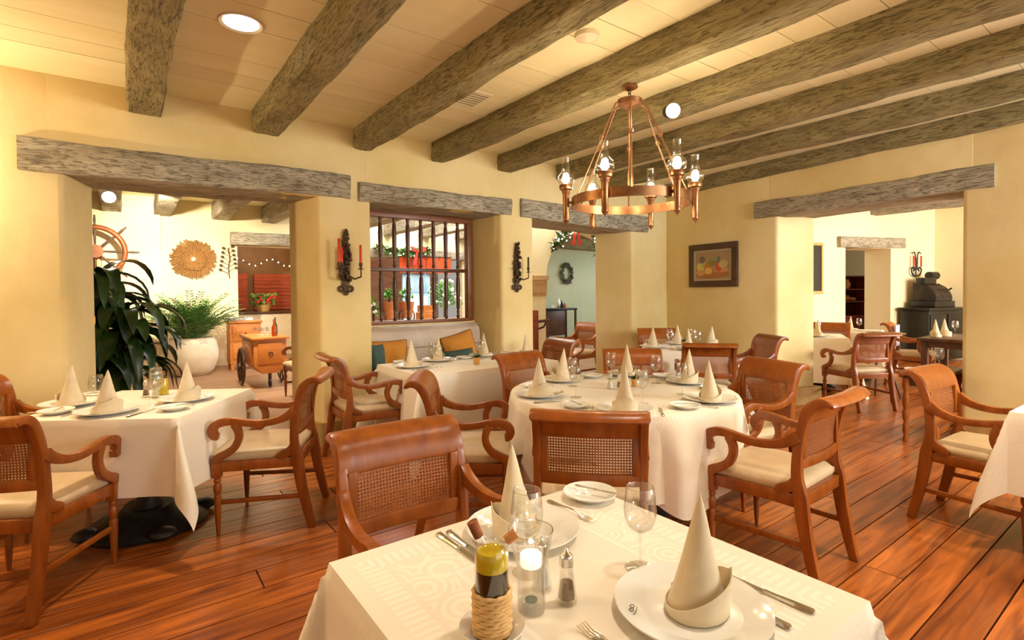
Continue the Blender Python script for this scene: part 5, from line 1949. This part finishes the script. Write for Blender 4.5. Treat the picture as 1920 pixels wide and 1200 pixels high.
t = thing('red_hutch', 'red-brown hutch with crockery seen through the inner doorway', 'cabinet', p2(1.98, 1.1), RZ2)
MB().box(-.40, .40, -.24, .24, 0, .78).build('base', REDWOOD, t, bevel=.008)
MB().box(-.44, .44, -.28, .26, .78, .82).build('counter', REDWOOD, t, bevel=.006)
for x0, x1 in ((-.40, -.36), (.36, .40)):
    MB().box(x0, x1, -.06, .24, .82, 1.66).build('side', REDWOOD, t)
MB().box(-.40, .40, .20, .24, .82, 1.66).build('back', mat('hutch_dark', srgb(84, 26, 14), None, rough=.5), t)
for z in (1.10, 1.36, 1.64):
    MB().box(-.40, .40, -.06, .24, z, z + .025).build('shelf', REDWOOD, t)
for i, (s_, z, lab, m_) in enumerate(((1.84, 1.386, 'cream pottery pitcher on the upper shelf of the red hutch', TANPOT), (1.84, 1.126, 'round clay pot on the lower shelf of the red hutch', TERRA), (2.02, 1.126, 'small bowl on the lower shelf of the red hutch', TANPOT))):
    t = thing('pottery_jug', lab, 'jug', p2(s_, 1.17, z), RZ2)
    h = (.20, .12, .08)[i]
    MB().lathe([(.05, 0), (.085, h * .35), (.08, h * .6), (.05, h * .85), (.06, h), (.05, h), (0, h * .9)], 16).build('body', m_, t, smooth=50)
    if i == 0:
        MB().tube([(-.06, 0, h * .8), (-.13, 0, h * .75), (-.12, 0, h * .4), (-.075, 0, h * .3)], .012, 6).build('handle', m_, t, smooth=60)
t = thing('dark_picture', 'dark framed picture at the edge of the right doorway in the side room', 'picture', p2(-.72, -.02, 1.75), RZ2)
MB().box(-.24, .24, -.015, .015, -.40, .40).build('panel', BLACKWOOD, t)
for q in ((-.28, .28, .40, .45), (-.28, .28, -.45, -.40), (-.28, -.24, -.40, .40), (.24, .28, -.40, .40)):
    MB().box(q[0], q[1], -.03, .02, q[2], q[3]).build('frame', TANPOT, t, bevel=.004)

# low serving table in the right doorway
t = thing('serving_table', 'low dark wooden serving table with turned legs in the right doorway', 'table', (6.02, 1.585, 0), .03)
MB().box(-.42, .42, -.15, .15, .585, .62).build('top', DARKWOOD, t, bevel=.006)
MB().box(-.37, .37, -.11, .11, .51, .585).build('apron', DARKWOOD, t)
for x in (-.37, .37):
    for y in (-.11, .11):
        MB().lathe([(.022, 0), (.024, .03), (.016, .06), (.026, .10), (.022, .16), (.016, .18), (.026, .22), (.028, .27), (.018, .30), (.027, .34), (.024, .42), (.017, .45), (.028, .50), (.028, .58)], 10, (x, y, 0)).build('leg', WOOD, t, smooth=50)
for y in (-.11, .11):
    MB().box(-.36, .36, y - .012, y + .012, .10, .13).build('stretcher', WOOD, t)
plate(5.84, 1.60, .622, 'white plate on the low serving table in the doorway')
wine_glass(6.10, 1.56, .622, 'wine glass on the low serving table in the doorway', 1.05)
wine_glass(6.22, 1.62, .622, 'second wine glass on the low serving table, nearer the wall', 1.0)

# bare dark table and another set table farther in
t = thing('bare_table', 'bare dark wooden table with two napkins in the side room', 'table', (8.75, 2.02, 0), .03)
MB().box(-.55, .55, -.33, .33, .70, .745).build('top', DARKWOOD, t, bevel=.006)
MB().box(-.49, .49, -.28, .28, .62, .70).build('apron', DARKWOOD, t)
for x in (-.47, .47):
    for y in (-.26, .26):
        MB().box(x - .035, x + .035, y - .035, y + .035, 0, .70).build('leg', DARKWOOD, t, bevel=.004)
napkin(8.53, 2.22, .7465, .4, 0, 'white napkin cone on the bare dark table, left one')
napkin(8.74, 2.18, .7465, 1.4, 1, 'white napkin cone on the bare dark table, right one')
wine_glass(8.95, 2.12, .746, 'wine glass on the bare dark table in the side room')
square_table(9.0, 3.45, .2, .42, .42, 'square table deep in the side room', 'white cloth on the deep side room table', .5, 9)
napkin(8.85, 3.35, ZT, .4, 2, 'white napkin cone on the deep side room table')
wine_glass(9.05, 3.30, ZT, 'wine glass on the deep side room table')
plate(9.15, 3.5, ZT, 'white plate on the deep side room table')
# tray on a folding stand beside the doorway chair
t = thing('serving_tray', 'round steel tray behind the doorway chair in the side room', 'tray', (7.65, 2.52, 0))
MB().lathe([(0, .80), (.20, .80), (.23, .825), (.235, .825), (.205, .795), (0, .795)], 28).build('tray', STEEL, t, smooth=50)
for s_ in (-1, 1):
    MB().tube([(s_ * .16, -.14, 0), (-s_ * .14, .0, .79)], .012, 6).build('leg', DARKWOOD, t)
    MB().tube([(s_ * .16, .14, 0), (-s_ * .14, .02, .79)], .012, 6).build('leg', DARKWOOD, t)
o = MB().box(-.16, .16, -.012, .012, -.15, .15).build('folded_cloth', LILAC, None, (9.036, 2.805, .70), rz=math.radians(-170), bevel=.006)
tag(o, 'lilac cloth hung over the backrest of the far side room chair', 'cloth')
